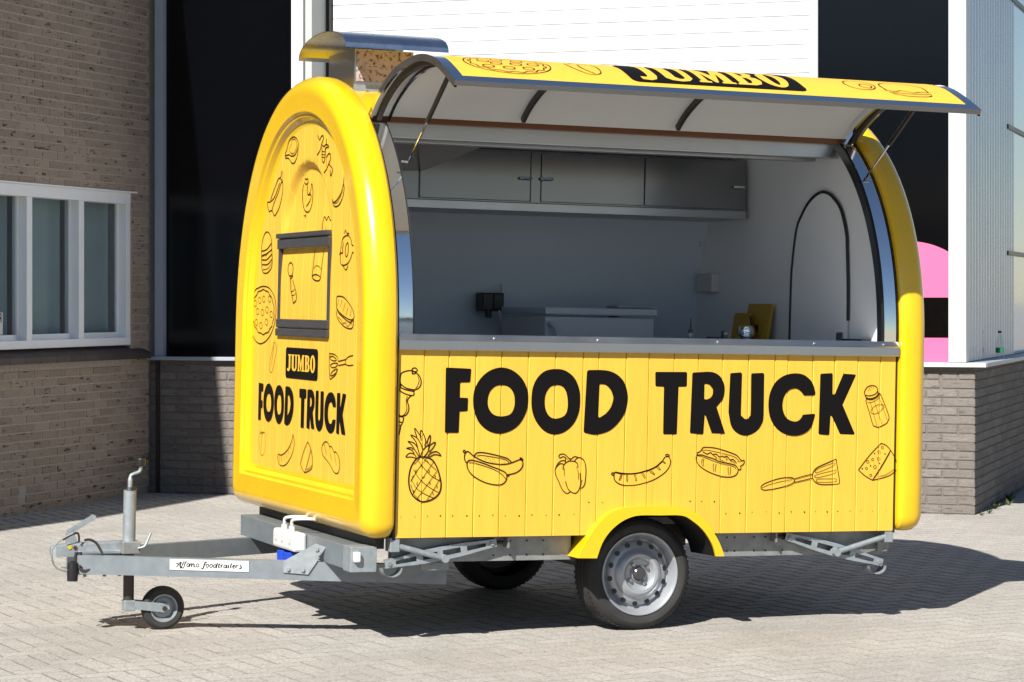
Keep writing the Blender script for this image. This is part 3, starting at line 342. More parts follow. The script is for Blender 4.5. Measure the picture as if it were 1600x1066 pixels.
# ================================================================ brickwork
BL, BH, JT = .21, .0515, .0115
BCACHE = {}
def brick_mesh(l, mm):
    key = (round(l, 3), mm)
    if key not in BCACHE:
        c = .0025; h = BH/2; x = l/2
        v = [(-x+c, 0, -h+c), (x-c, 0, -h+c), (x-c, 0, h-c), (-x+c, 0, h-c), (-x, .003, -h), (x, .003, -h), (x, .003, h), (-x, .003, h), (-x, .03, -h), (x, .03, -h), (x, .03, h), (-x, .03, h)]
        me = bpy.data.meshes.new('brick'); me.from_pydata(v, [], PVF); me.materials.append(M[mm]); BCACHE[key] = me
    return BCACHE[key]
def brickwork(parent, mm, u0, u1, z0, z1, place, rot, holes=(), score=None, nparts=300, skipj=0.):
    """bricks in stretcher bond; place(u,z)->location in the parent frame; the nparts best scored are separate parts"""
    items = []; pitch = BH+JT; r = 0; z = z0+pitch/2
    while z+BH/2 <= z1+.002:
        u = u0-(0 if r % 2 == 0 else (BL+JT)/2)+.0
        while u < u1-.02:
            a, b = max(u, u0), min(u+BL, u1)
            segs = [(a, b)]
            for (ha, hb, hz0, hz1) in holes:
                if z+BH/2 > hz0+.002 and z-BH/2 < hz1-.002:
                    ns = []
                    for s0, s1 in segs:
                        if s1 <= ha or s0 >= hb: ns.append((s0, s1))
                        else:
                            if s0 < ha-.02: ns.append((s0, ha-.0026))
                            if s1 > hb+.02: ns.append((hb+.004, s1))
                    segs = ns
            for s0, s1 in segs:
                if s1-s0 > .03: items.append(((s0+s1)/2, z, s1-s0))
            u += BL+JT
        r += 1; z += pitch
    sc = sorted(range(len(items)), key=lambda i: -(score(items[i]) if score else 0))
    parts = set(sc[:nparts]); rest_v = []; rest_f = []
    for i, (u, z, l) in enumerate(items):
        p = Vector(place(u, z)); d = random.gauss(0, .0008)
        off = Matrix.Rotation(rot, 3, 'Z') @ Vector((0, d, 0)); p += off
        if i in parts:
            o = bpy.data.objects.new('brick', brick_mesh(l, mm)); COL.objects.link(o); o.parent = parent; o.location = p; o.rotation_euler = (random.gauss(0, .006), random.gauss(0, .004), rot+random.gauss(0, .004))
        else:
            me = brick_mesh(l, mm); n0 = len(rest_v); rm = Matrix.Rotation(rot, 3, 'Z')
            rest_v += [tuple(rm @ v.co+p) for v in me.vertices]; rest_f += [tuple(q+n0 for q in f) for f in PVF]
    if rest_f:
        me = bpy.data.meshes.new('brickwork'); me.from_pydata(rest_v, [], rest_f)
        o = link('brickwork', me, mm, parent); o['kind'] = 'stuff'

# ---------------------------------------------------------------- brick office wing on the left (its wall faces +a)
wing = tag(empty('brick_building', OB, (0, 0, AB)), 'tan brick building in shade with white framed window at the left edge', 'building')
W0, W1, WZ0, WZ1 = -4.6, -.307, 1.16, 2.33          # window in b and z
B0 = -9.0; HT = 6.0
mb = MB()
for y0, y1, z0, z1 in ((B0, .0, -.05, 1.10), (B0, W0, 1.10, 2.34), (W1, 0, 1.10, 2.34), (B0, 0, 2.34, HT)): mb.box(-.35, -.0045, y0, y1, z0, z1)
mb.box(-6, -.35, B0, B0+.3, -.05, HT); mb.box(-6, -.35, 4.5, 4.8, -.05, HT); mb.box(-.35, -.0045, .012, 4.8, -.05, HT)
mb.build('wall', 'mortar', wing)
MB().box(-6.1, .03, B0-.05, 4.8, HT, HT+.12).build('roof', 'slate', wing)
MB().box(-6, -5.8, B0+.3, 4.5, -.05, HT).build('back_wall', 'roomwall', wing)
def sc_wing(it):
    u, z, l = it
    return (5 if u > -2.45 else 0)+(2 if z < 2.45 else 0)-abs(z-1.2)*.3
brickwork(wing, 'brick', B0, -.002, 0, HT-.02, lambda u, z: (0, u, z), PI/2, holes=((W0-.01, W1+.01, 1.045, 2.335), (-2.02, -1.93, .10, .19)), score=sc_wing, nparts=300)
MB().box(-.03, -.006, -2.02, -1.93, .105, .19).build('air_grille', 'black', wing)
# window: frame, mullions, panes, curtains, tiled sill
win = MB().box(-.11, -.004, W0, W1, WZ1-.085, WZ1, .004).box(-.11, -.004, W0, W1, WZ0, WZ0+.06, .004).build('window', 'wframe', wing)
fr = [(-.372, W1), (-1.13, -1.05), (-1.90, -1.822), (-2.67, -2.59), (-3.44, -3.36), (-4.21, -4.13), (W0, W0+.07)]
for b0, b1 in fr: MB().box(-.108, -.007, b0, b1, WZ0+.06, WZ1-.085, .003).build('mullion', 'wframe', win)
for k in range(6):
    b1, b0 = fr[k][0], fr[k+1][1]
    sash = MB()
    sash.box(-.1, -.075, b0, b1, WZ0+.06, WZ0+.10).box(-.1, -.075, b0, b0+.02, WZ0+.1, WZ1-.085).box(-.1, -.075, b1-.02, b1, WZ0+.1, WZ1-.085)
    sash.build('sash', 'wframe', win)
    MB().box(-.094, -.088, b0+.02, b1-.02, WZ0+.10, WZ1-.085).build('pane', 'pane', win)
    cv = MB(); bs_ = b0; pts = [bs_+(b1-bs_)*i/40 for i in range(41)]
    cv.add([(-.17+(.025*math.sin(i*.55) if i > 29 else 0), p, z) for z in (WZ0+.06, WZ1) for i, p in enumerate(pts)], [(i, i+1, 42+i, 41+i) for i in range(40)], True)
    cv.build('curtain', 'curtain', win)
MB().box(-.02, .03, W1-.02, W1+.05, WZ1, WZ1+.012).box(-.02, .012, W0, W1-.02, WZ1, WZ1+.012).build('drip_strip', 'wframe', win)
b = W0-.1; k = 0
while b < -.13:
    b1 = min(b+.22, -.12); m_ = MB()
    m_.add([(-.06, b+.004, 1.155), (-.06, b1, 1.155), (.075, b1, 1.10), (.075, b+.004, 1.10), (-.06, b+.004, 1.06), (-.06, b1, 1.06), (.075, b1, 1.055), (.075, b+.004, 1.055)], [(0, 1, 2, 3), (3, 2, 6, 7), (4, 5, 6, 7), (0, 3, 7, 4), (1, 2, 6, 5)])
    m_.build('sill_tile', 'slate', wing); b = b1; k += 1
# mirrored poster painted on the leftmost pane, standing in for window reflections
po = MB().box(-.0865, -.0855, -2.27, -2.10, 1.265, 1.42); po.build('window_poster', 'white', win)
pk = MB(); q = lambda y, z: (-.0845, y, z)
pk.add([q(-2.225, 1.36), q(-2.205, 1.36), q(-2.205, 1.41), q(-2.225, 1.41)], [(0, 1, 2, 3)])
ribbon(pk, [(-2.125, 1.35), (-2.125, 1.41), (-2.155, 1.412), (-2.165, 1.395), (-2.15, 1.382), (-2.128, 1.38)], .012, False, q); ribbon(pk, [(-2.145, 1.381), (-2.168, 1.35)], .012, False, q)
pk.build('poster_print', 'ink', win)

# ---------------------------------------------------------------- warehouse with sectional door
wh = tag(empty('warehouse', OB, (0, 0, AB)), 'warehouse facade with white sectional door, black panels and brick plinth', 'building')
AR = 6.42; HW2 = 5.6; SZ = 1.035
MB().box(.004, 1.40, .006, .3, -.05, SZ).build('plinth_wall', 'mortard', wh); MB().box(5.30, AR-.006, .006, .3, -.05, SZ).box(AR-.3, AR-.0065, .295, 9, -.05, SZ-.001).build('plinth_wall', 'mortard', wh)
brickwork(wh, 'brickg', .012, 1.40, 0, SZ, lambda u, z: (u, 0, z), 0, score=lambda it: 1, nparts=100)
brickwork(wh, 'brickg', 5.31, AR-.004, 0, SZ, lambda u, z: (u, 0, z), 0, holes=((6.06, 6.075, .16, .215), (6.17, 6.185, .92, .98)), score=lambda it: 5, nparts=95)
brickwork(wh, 'brickg', .002, 9, 0, SZ, lambda u, z: (AR, u, z), PI/2, score=lambda it: 4-it[0], nparts=105)
MB().box(.07, .095, -.03, -.0, 0, SZ).build('corner_strip', 'darksteel', wh)
# sills
MB().box(.0, 1.42, -.055, .10, SZ+.002, SZ+.03, .003).build('sill', 'bluegrey', wh)
MB().box(5.30, AR+.085, -.06, .05, SZ+.002, SZ+.032, .003).build('sill', 'sillm', wh)
MB().box(AR-.30, AR+.085, .0505, 9, SZ+.002, SZ+.032, .003).build('sill', 'bluegrey', wh)
# posts and dark glossy panels
MB().box(.062, .137, -.03, .12, SZ+.03, HW2).build('post', 'bluegrey', wh)
MB().box(.137, 1.215, .02, .10, SZ+.03, HW2).build('dark_panel', 'darkpanel', wh)
MB().box(1.215, 1.312, -.02, .10, 0, HW2, .004).build('post', 'wpaint', wh)
MB().box(1.315, 1.37, .02, .42, 0, HW2).build('door_reveal', 'greypaint', wh)
MB().box(1.37, 1.40, .30, .42, 0, HW2).build('door_seal', 'seal', wh)
MB().box(5.243, 5.306, -.02, .12, 0, HW2, .004).build('post', 'wpaint', wh)
pan = MB().box(5.308, 6.236, .02, .10, SZ+.03, HW2).build('dark_panel', 'darkpanel', wh)
MB().box(6.238, 6.362, -.025, .10, SZ+.036, HW2, .004).build('post', 'wpaint', wh)
MB().box(0, AR, .35, 9, HW2, HW2+.2).box(.0, AR, -.02, .35, HW2, HW2+.25).build('roof_edge', 'wpaint', wh)
# pink round emblem with a black bar on the right panel
def clip_disc(z0, z1):
    cx, cz, r = 5.951, 1.366, .558; out = []
    cs = [(cx+r*math.cos(2*PI*k/96), cz+r*math.sin(2*PI*k/96)) for k in range(96)]
    return [(max(5.315, min(6.232, x)), max(z0, min(z1, z))) for x, z in cs]
mb = MB()
for z0, z1 in ((1.526, 1.93), (SZ+.034, 1.241)):
    poly = []
    for p_ in clip_disc(z0, z1):
        if not poly or (abs(p_[0]-poly[-1][0])+abs(p_[1]-poly[-1][1])) > 1e-5: poly.append(p_)
    fill(mb, [poly], lambda u, v: (u, .016, v))
mb.build('pink_emblem', 'pink', pan)
# sectional door: one slat after another
dz = .105; z = .02; DB = .36
door = MB().box(1.40, 5.243, DB+.012, DB+.05, .0, HW2).build('sectional_door', 'greypaint', wh)
sl = MB(); x0, x1 = 1.402, 5.241; g = .0025
sl.add([(x, y, zz) for x in (x0, x1) for y, zz in ((DB+.011, .0), (DB+.006, .0), (DB, g), (DB, dz-g-.001), (DB+.006, dz-.001), (DB+.011, dz-.001))], [(i, i+1, i+7, i+6) for i in range(5)])
slm = sl.mesh('slat'); slm.materials.append(M['wpaint'])
while z < HW2-dz:
    o = bpy.data.objects.new('slat', slm); COL.objects.link(o); o.parent = door; o.location = (0, random.gauss(0, .0006), z); z += dz
# side glazing of ribbed sheet
rb = MB(); prof = []; bq = .0; k = 0
while bq < 2.7:
    prof += [(6.265, bq), (6.265, bq+.05)]+[(6.335+.016*math.sin(PI*j/5), bq+.052+.09*j/5) for j in range(6)]; bq += .145
rb.add([(x, y, z_) for z_ in (SZ+.036, HW2) for x, y in prof], [(i, i+1, len(prof)+i+1, len(prof)+i) for i in range(len(prof)-1)])
rb.build('ribbed_sheet', 'ribbed', wh)
MB().box(6.30, 6.345, 2.76, 9, SZ+.036, HW2).build('side_glass', 'bglass', wh)
for zz in (1.86, 2.86, 3.9): MB().box(6.34, 6.36, 2.3, 9, zz, zz+.035).build('glazing_bar', 'black', wh)

# bottle standing on the sill and weeds at the wall foot
def bottle(name, label, loc, h, rot=(0, 0, 0)):
    t = tag(empty(name, loc, rot), label, 'bottle')
    MB().lathe([(0, 0), (.028, 0), (.031, .01), (.031, .12), (.028, .135), (.012, .18), (.012, .2)], (0, 0, 0), 'z', 16).build('body', 'clear', t)
    MB().lathe([(.0315, .05), (.0318, .052), (.0318, .085), (.0315, .087)], (0, 0, 0), 'z', 16).build('paper_label', 'bottleg', t)
    MB().lathe([(.0, .212), (.014, .212), (.014, .196), (.0125, .196)], (0, 0, 0), 'z', 12).build('cap', 'black', t)
    return t
P_ = OB+E1*6.455+E2*1.05
bottle('plastic_bottle', 'clear plastic bottle with green label on the warehouse sill', (P_.x, P_.y, SZ+.032), .21)
for i, (a, b_, s_) in enumerate(((6.47, -.03, .04), (6.50, .16, .05), (6.49, .55, .08), (6.54, .9, .06), (6.5, 1.3, .09))):
    p_ = OB+E1*a+E2*b_; m_ = MB()
    for k in range(14):
        an = random.uniform(0, 2*PI); l = s_*random.uniform(.5, 1.1); d = Vector((math.cos(an), math.sin(an), random.uniform(.4, 1.6))).normalized(); sd2 = d.cross(Vector((0, 0, 1))).normalized()*s_*.09
        m_.add([-sd2*.3, sd2*.3, d*l*.6+sd2, d*l*.6-sd2, d*l], [(0, 1, 2, 3), (3, 2, 4)])
    o = m_.build('weed', 'weed'); o.location = (p_.x, p_.y, 0)
    tag(o, ['tiny weed at the corner of the sunlit grey brick plinth', 'small dry weed just right of the plinth corner', 'green weed at the foot of the shaded side wall', 'low weed in the paving beside the shaded side wall', 'farthest weed along the shaded side wall'][i], 'weed', 'weeds along the plinth')

# ---------------------------------------------------------------- unseen sheds added behind the viewer to give glossy surfaces something to reflect
def reflection_shed(name, label, x0, x1, back, h):
    t = tag(empty(name, CAM-CF*back, (0, 0, -YAW)), label, 'building'); t.location.z = 0
    MB().box(x0, x1, -12, 0, -.1, h).build('wall', 'shedwall', t); MB().box(x0-.2, x1+.2, -12.2, .25, h, h+.35).build('roof', 'shedroof', t)
    n_ = int((x1-x0)/7)
    for k in range(n_):
        cx = x0+(k+.5)*(x1-x0)/n_
        MB().box(cx-1.9, cx+1.9, .0, .06, 0, 3.6).build('roller_door', 'wframe' if k % 2 else 'bluegrey', t)
        MB().box(cx-1.5, cx+1.5, .0, .05, h-1.7, h-.8).build('window', 'bglass', t)
M['shedwall'] = mat('grey shed cladding', (.24, .25, .26), .6, var=.08, vscale=.6)
M['shedroof'] = mat('dark shed roof', (.06, .06, .065), .6)
reflection_shed('shed', 'tall grey shed across the yard', -46, -2, 30, 7.2)
reflection_shed('shed', 'lower grey shed across the yard', -1, 42, 34, 5.0)
# ================================================================ food trailer (local frame: x along, y depth, z up; nose tilted up a little)
TILT = .021; PIV = Vector((1.1778, 0, .26)); RT = Matrix.Rotation(TILT, 3, 'Y'); TLOC = PIV-RT @ PIV
TR = tag(empty('food_trailer', TLOC, (0, TILT, 0)), 'yellow arched food trailer with open serving hatch and black food drawings', 'food trailer')
def inside(name, label, cat, x, y, z, rz=0):
    p = TLOC+RT @ Vector((x, y, z)); return tag(empty(name, p, (0, TILT, rz)), label, cat)
YC = 1.06; LEN = 2.505; ZB = .452
def outline(d, db, hw=1.105, b=1.195, z0=1.35, zb=.45, n=2.1, rc=.07):
    """closed arch outline, inset d (sides, top) and db (bottom): near side up, over the top, far side down, bottom"""
    hw -= d; b -= d; zb += db; r = max(.012, rc-d*.35); o = []
    o += [(YC-hw+r-r*math.sin(PI/2*k/5), zb+r-r*math.cos(PI/2*k/5)) for k in range(6)]
    o += [(YC-hw, zb+r+(z0-zb-r)*k/6) for k in range(1, 6)]
    for k in range(49):
        t = PI*k/48; c, s = math.cos(t), math.sin(t)
        o.append((YC-hw*math.copysign(abs(c)**(2/n), c), z0+b*abs(s)**(2/n)))
    o += [(YC+hw, z0-(z0-zb-r)*k/6) for k in range(1, 6)]
    o += [(YC+hw-r+r*math.cos(PI/2*k/5), zb+r-r*math.sin(PI/2*k/5)) for k in range(6)]
    o += [(YC+(hw-r)*(1-2*k/8), zb) for k in range(1, 8)]
    return o
def arch_z(y, hw, b, z0=1.35, n=2.1):
    t = min(1, abs(y-YC)/hw); return z0+b*(1-t**n)**(1/n)
def sweep(prof):
    rows = [[(x, y, z) for y, z in outline(d, db)] for d, db, x in prof]; n = len(rows[0]); m_ = MB()
    m_.add([p for r in rows for p in r], [(i*n+k, i*n+(k+1) % n, (i+1)*n+(k+1) % n, (i+1)*n+k) for i in range(len(rows)-1) for k in range(n)], True); return m_
PROF = [(.06, .06, -.002), (.02, .02, -.006), (.007, .007, -.018), (.001, .001, -.036), (0, 0, -.055), (0, 0, -.078), (.004, .004, -.098), (.014, .014, -.118), (.030, .030, -.135), (.050, .049, -.146), (.070, .068, -.1495), (.085, .082, -.148), (.165, .156, -.143), (.1655, .1565, -.143), (.176, .166, -.128), (.1765, .1665, -.128), (.188, .177, -.126), (.1885, .1775, -.126), (.206, .193, -.103), (.24, .22, -.0965)]
cap = sweep(PROF).build('front_cap', 'gel', TR)
MB().box(-.02, .02, .10, 2.02, .44, .47).build('cap_lip', 'gel', cap)
rear = sweep([(d, db, LEN-x) for d, db, x in PROF])
rear.add([(LEN+.098, y, z) for y, z in outline(.19, .16)], [tuple(range(len(outline(0, 0))))]); rear.build('rear_cap', 'gel', TR)
# dark joint between caps and planks
for x0, x1 in ((-.002, .010), (LEN-.008, LEN+.002)): MB().box(x0, x1, .002, .05, ZB-.01, 1.30).build('joint_strip', 'seal', TR)

# front planks inside the ring, with the arched inset
def front_x(y, z):
    hw2, b2, z02 = .43, .455, 1.70
    q = math.sqrt(((y-1.08)/hw2)**2+(max(0, z-z02)/b2)**2) if z > z02 else abs(y-1.08)/hw2
    e = max(0, min(1, (1-q)/.10)); e = e*e*(3-2*e); ramp = max(0, min(1, (z-1.55)/.45)); ramp = ramp*ramp*(3-2*ramp)
    return -.0985+.034*e*ramp
FRONT = []
yb = [.148+.1216*k for k in range(16)]
for k in range(15):
    y0, y1 = yb[k], yb[k+1]; cols = [y0, y0+.0026]+[y0+.0026+(y1-y0-.0052)*j/8 for j in range(1, 8)]+[y1-.0026, y1]; rows = 150; m_ = MB(); vs = []
    for r_ in range(rows+1):
        for ci, y in enumerate(cols):
            zt = arch_z(y, 1.105-.192, 1.195-.192); z = .60+(zt-.60)*r_/rows
            vs.append((front_x(y, z)+(.006 if ci in (0, len(cols)-1) else 0), y, z))
    c = len(cols); m_.add(vs, [(r_*c+j, r_*c+j+1, (r_+1)*c+j+1, (r_+1)*c+j) for r_ in range(rows) for j in range(c-1)], True)
    me = m_.mesh('front_plank'); link('front_plank', me, 'plank', cap)
# front prints follow the panel
fmap = lambda y, z: (front_x(y, z)-.0025, y, z)
smap = lambda x, z: (x, -.0022, z)
for nm, (pl, strokes) in DRAWINGS.items():
    if pl not in 'sf': continue
    m_ = MB()
    for wd, closed, flat in strokes:
        pts = [(flat[i]/1000, flat[i+1]/1000) for i in range(0, len(flat), 2)]
        if pl == 's': pts = [(max(x, .018), z) for x, z in pts]
        if pl == 'f': pts = [(y, min(z, arch_z(y, .895, .985)-.01)) for y, z in pts]
        fine = catmull(pts, closed, 4)
        if len(fine) == 2: fine = [fine[0], tuple((a+b)/2 for a, b in zip(*fine)), fine[1]]
        ribbon(m_, fine, wd/1000*(1.0 if pl == 's' else 1.15), closed, smap if pl == 's' else fmap)
    o = m_.build(nm, 'inkline', TR if pl == 's' else cap)
# big lettering on the side, the same words smaller on the front
def rings_of(k): return [catmull([(r[i]/1000, r[i+1]/1000) for i in range(0, len(r), 2)], True, 4) if sm else smooth_ring([(r[i]/1000, r[i+1]/1000) for i in range(0, len(r), 2)]) for sm, r in LETTERS[k]]
lt = MB(); fill(lt, rings_of('F'), smap); side_txt = lt.build('lettering', 'ink', TR)
for k in list(LETTERS)[1:]:
    lt = MB(); fill(lt, rings_of(k), smap); lt.build('letter', 'ink', side_txt)
X0, X1, Z0, Z1 = .229, 2.281, .900, 1.202
for k in LETTERS:
    lt = MB(); rr = [[(1.822-(x-X0)/(X1-X0)*1.428, .878+(z-Z0)/(Z1-Z0)*.196) for x, z in r] for r in rings_of(k)]
    fill(lt, rr, lambda y, z: (front_x(y, z)-.003, y, z)); lt.build('front_letter', 'ink', cap)
def rounded(u0, u1, v0, v1, r):
    o = []
    for cx, cy, a in ((u1-r, v1-r, 0), (u0+r, v1-r, 1), (u0+r, v0+r, 2), (u1-r, v0+r, 3)):
        o += [(cx+r*math.cos(PI/2*(a+k/5)), cy+r*math.sin(PI/2*(a+k/5))) for k in range(6)]
    return o
bd = MB(); fill(bd, [rounded(.832, 1.355, 1.111, 1.259, .02)], lambda y, z: (front_x(y, z)-.003, y, z)); bd.build('badge', 'ink', cap)
bt = MB()
for u, wd, rings in JUMBO: fill(bt, [[(1.322-(u+x*wd)*.455, 1.148+z*.078) for x, z in r] for r in rings], lambda y, z: (front_x(y, z)-.0042, y, z))
bt.build('badge_lettering', 'plank', cap)
# hatch in the front wall
hx = -.099
MB().box(hx-.014, hx+.01, .668, 1.505, 1.735, 1.785, .005).box(hx-.022, hx+.01, .668, 1.505, 1.787, 1.812, .005).build('hatch_top_rail', 'smoke', cap)
MB().box(hx-.016, hx+.01, .668, 1.505, 1.312, 1.350, .005).box(hx-.013, hx+.01, .668, 1.505, 1.353, 1.396, .005).build('hatch_bottom_rail', 'smoke', cap)
for y0, y1 in ((.668, .700), (1.473, 1.505)): MB().box(hx-.006, hx+.01, y0, y1, 1.394, 1.737, .002).build('hatch_side_rail', 'smoke', cap)

# ---------------------------------------------------------------- side planks
FO = [(0.86, 0.354), (0.905, 0.433), (0.95, 0.498), (1.012, 0.552), (1.074, 0.574), (1.153, 0.582), (1.264, 0.584), (1.345, 0.577), (1.425, 0.556), (1.484, 0.521), (1.534, 0.459), (1.568, 0.403), (1.589, 0.35)]
FI = [(0.953, 0.352), (0.977, 0.418), (1.013, 0.469), (1.06, 0.508), (1.107, 0.531), (1.16, 0.542), (1.265, 0.541), (1.371, 0.539), (1.426, 0.513), (1.476, 0.474), (1.516, 0.424), (1.536, 0.386), (1.546, 0.351)]
def foz(x):
    for (a, za), (b, zb) in zip(FO, FO[1:]):
        if a <= x <= b: return za+(zb-za)*(x-a)/(b-a)
    return 0
def pbot(x): return max(ZB, foz(x)-.012)
XS = [.008, .13, .246, .373, .495, .622, .753, .889, .964, 1.1, 1.213, 1.339, 1.462, 1.585, 1.719, 1.856, 1.923, 2.055, 2.171, 2.294, 2.415, LEN-.006]
panel = MB().box(.008, LEN-.006, .0135, .03, .585, 1.30).box(.008, .85, .0135, .03, ZB+.004, .585).box(1.60, LEN-.006, .0135, .03, ZB+.004, .585).build('side_panel', 'seal', TR)
for k in range(len(XS)-1):
    x0, x1 = XS[k]+.0008, XS[k+1]-.0008; c = random.choice((.0025, .004, .0035)); xs = [(x0, .0125), (x0, .004), (x0+c, 0)]+[(x0+c+(x1-x0-2*c)*j/5, 0) for j in range(1, 5)]+[(x1-c, 0), (x1, .004), (x1, .0125)]
    dy = random.gauss(0, .0008); m_ = MB(); n_ = len(xs)
    m_.add([(x, y+dy, pbot(x)) for x, y in xs]+[(x, y+dy, 1.298) for x, y in xs]+[(x, .0125, pbot(x)) for x, y in xs], [(i, i+1, n_+i+1, n_+i) for i in range(n_-1)]+[(i, i+1, 2*n_+i+1, 2*n_+i) for i in range(n_-1)])
    m_.build('plank', 'plank', panel)
nails = MB()
for k in range(len(XS)-1):
    wd_ = XS[k+1]-XS[k]
    for fx in ((.22, .75) if wd_ > .09 else (.5,)):
        x = XS[k]+wd_*fx
        if .86 < x < 1.60: z = .60 if foz(x) < .56 else 0
        else: z = .545
        if z: nails.lathe([(0, -.0016), (.0032*random.uniform(.6, 1.2), -.0016)], (x, 0, z+random.gauss(0, .002)), 'y', 8)
o = nails.build('nail_heads', 'inkline', panel); o['kind'] = 'stuff'
# mudguards
def mudguard(y0, y1, ydeep, sgn):
    m_ = MB(); n_ = len(FO); lip = y0
    m_.add([(x, lip, z) for x, z in FO]+[(x, lip, z) for x, z in FI]+[(x, lip+.012*sgn, z) for x, z in FO]+[(x, lip+.012*sgn, z) for x, z in FI]+[(x, ydeep, z) for x, z in FO]+[(x, ydeep, z-.004) for x, z in FI],
           [(i, i+1, n_+i+1, n_+i) for i in range(n_-1)]+[(i, i+1, 2*n_+i+1, 2*n_+i) for i in range(n_-1)]+[(2*n_+i, 2*n_+i+1, 4*n_+i+1, 4*n_+i) for i in range(n_-1)]+[(n_+i, n_+i+1, 3*n_+i+1, 3*n_+i) for i in range(n_-1)], False)
    return m_
FO = catmull(FO, False, 3); FI = catmull(FI, False, 3)
mg = mudguard(-.045, 0, .22, 1)
# rear flare of the guard running in under the body
mgo = mg.build('mudguard', 'gel', TR)
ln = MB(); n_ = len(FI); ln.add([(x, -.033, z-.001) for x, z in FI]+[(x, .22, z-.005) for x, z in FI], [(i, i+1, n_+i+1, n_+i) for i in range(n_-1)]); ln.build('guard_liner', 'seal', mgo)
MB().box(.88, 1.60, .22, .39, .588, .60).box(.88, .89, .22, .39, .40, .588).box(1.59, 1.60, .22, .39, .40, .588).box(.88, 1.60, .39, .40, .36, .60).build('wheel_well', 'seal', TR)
# ---------------------------------------------------------------- wheels
def wheel(yo, sgn):
    cx, cz, RR = 1.243, .2585, .26; f = lambda h: h*sgn
    t = MB().lathe([(.186, .012), (.192, .004), (.205, -.002), (.225, -.004), (.240, .002), (.250, .012), (.2565, .024), (RR-.001, .036), (RR, .052), (RR-.007, .054), (RR-.007, .060), (RR, .062), (RR, .088), (RR-.007, .09), (RR-.007, .097), (RR, .099), (RR, .125), (RR-.007, .127), (RR-.007, .133), (RR, .135), (RR-.001, .152), (.2565, .164), (.24, .186), (.21, .192), (.186, .18)], (0, 0, 0), 'y', 64)
    for k in range(64):   # shoulder tread blocks
        a = 2*PI*k/64; c_, s_ = math.cos(a), math.sin(a)
        for h0, h1 in ((.020, .047), (.141, .168)):
            t.bar((c_*.256, h0, s_*.256), (c_*.2595, h1 if h0 < .1 else h0+.02, s_*.2595), .013, .004, up=(c_, 0, s_))
    root = t.mesh('tyre')
    wh_ = link('wheel', root, 'rubber', TR); wh_.location = (cx, yo, cz); wh_.scale = (1, sgn, 1)
    rim = MB().lathe([(.190, .010), (.1915, .003), (.189, -.002), (.183, 0), (.178, .006), (.172, .02), (.166, .03), (.160, .048), (.152, .052), (.146, .044), (.140, .036), (.128, .030), (.118, .026), (.110, .016), (.100, .006), (.090, .002), (.078, .004), (.070, .012), (.066, .020), (.060, .023), (.040, .023), (.037, .012), (.034, .010)], (0, 0, 0), 'y', 56).build('rim', 'rim', wh_)
    vm = MB().lathe([(0, .0345), (.012, .0342), (.0125, .0385)], (0, -.004, 0), 'y', 12).mesh('vent_hole'); vm.materials.append(M['black'])
    for k in range(14):
        a = 2*PI*(k+.35)/14; o = link('vent_hole', vm, None, wh_); o.location = (.138*math.cos(a), 0, .138*math.sin(a))
    for k in range(4):
        a = 2*PI*k/4+.6; MB().lathe([(0, .008), (.008, .009), (.010, .013), (.010, .024)], (.050*math.cos(a), 0, .050*math.sin(a)), 'y', 8).build('wheel_bolt', 'steel', wh_)
    MB().lathe([(0, -.002), (.024, -.001), (.030, .004), (.033, .012), (.034, .02)], (0, 0, 0), 'y', 24).build('hub_cap', 'smoke', wh_)
    return wh_
wheel(.12, 1); wheel(2.0, -1)
MB().tube([(1.232, .2, .26), (1.232, 1.9, .26)], .035, 12).build('axle', 'galvd', TR)
# ---------------------------------------------------------------- body shell, lining, floor
def shell_pts(hw, b, zmin):
    pts = []
    for k in range(65):
        t = PI*k/64; c, s = math.cos(t), math.sin(t)
        y = YC-hw*math.copysign(abs(c)**(2/2.1), c); z = 1.35+b*abs(s)**(2/2.1); pts.append((y, z))
    pts = [p for p in pts if p[0] > .475 or (p[0] > YC)]
    return pts+[(YC+hw, 1.0), (YC+hw, zmin)]
def strip(pts, x0, x1, nx=1):
    m_ = MB(); n_ = len(pts)
    m_.add([(x0+(x1-x0)*i/nx, y, z) for i in range(nx+1) for y, z in pts], [(i*n_+k, i*n_+k+1, (i+1)*n_+k+1, (i+1)*n_+k) for i in range(nx) for k in range(n_-1)], True); return m_
strip(shell_pts(1.06, 1.15, ZB), .004, LEN-.002).build('body_shell', 'gel', TR)
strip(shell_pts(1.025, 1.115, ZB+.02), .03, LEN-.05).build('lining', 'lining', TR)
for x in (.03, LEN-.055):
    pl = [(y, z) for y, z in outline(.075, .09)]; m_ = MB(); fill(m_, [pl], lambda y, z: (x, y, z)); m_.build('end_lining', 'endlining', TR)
MB().box(.02, .85, .035, 2.1, ZB+.01, .50).box(1.62, LEN-.02, .035, 2.1, ZB+.01, .50).box(.85, 1.62, .375, 2.1, ZB+.012, .498).build('floor', 'galvd', TR)
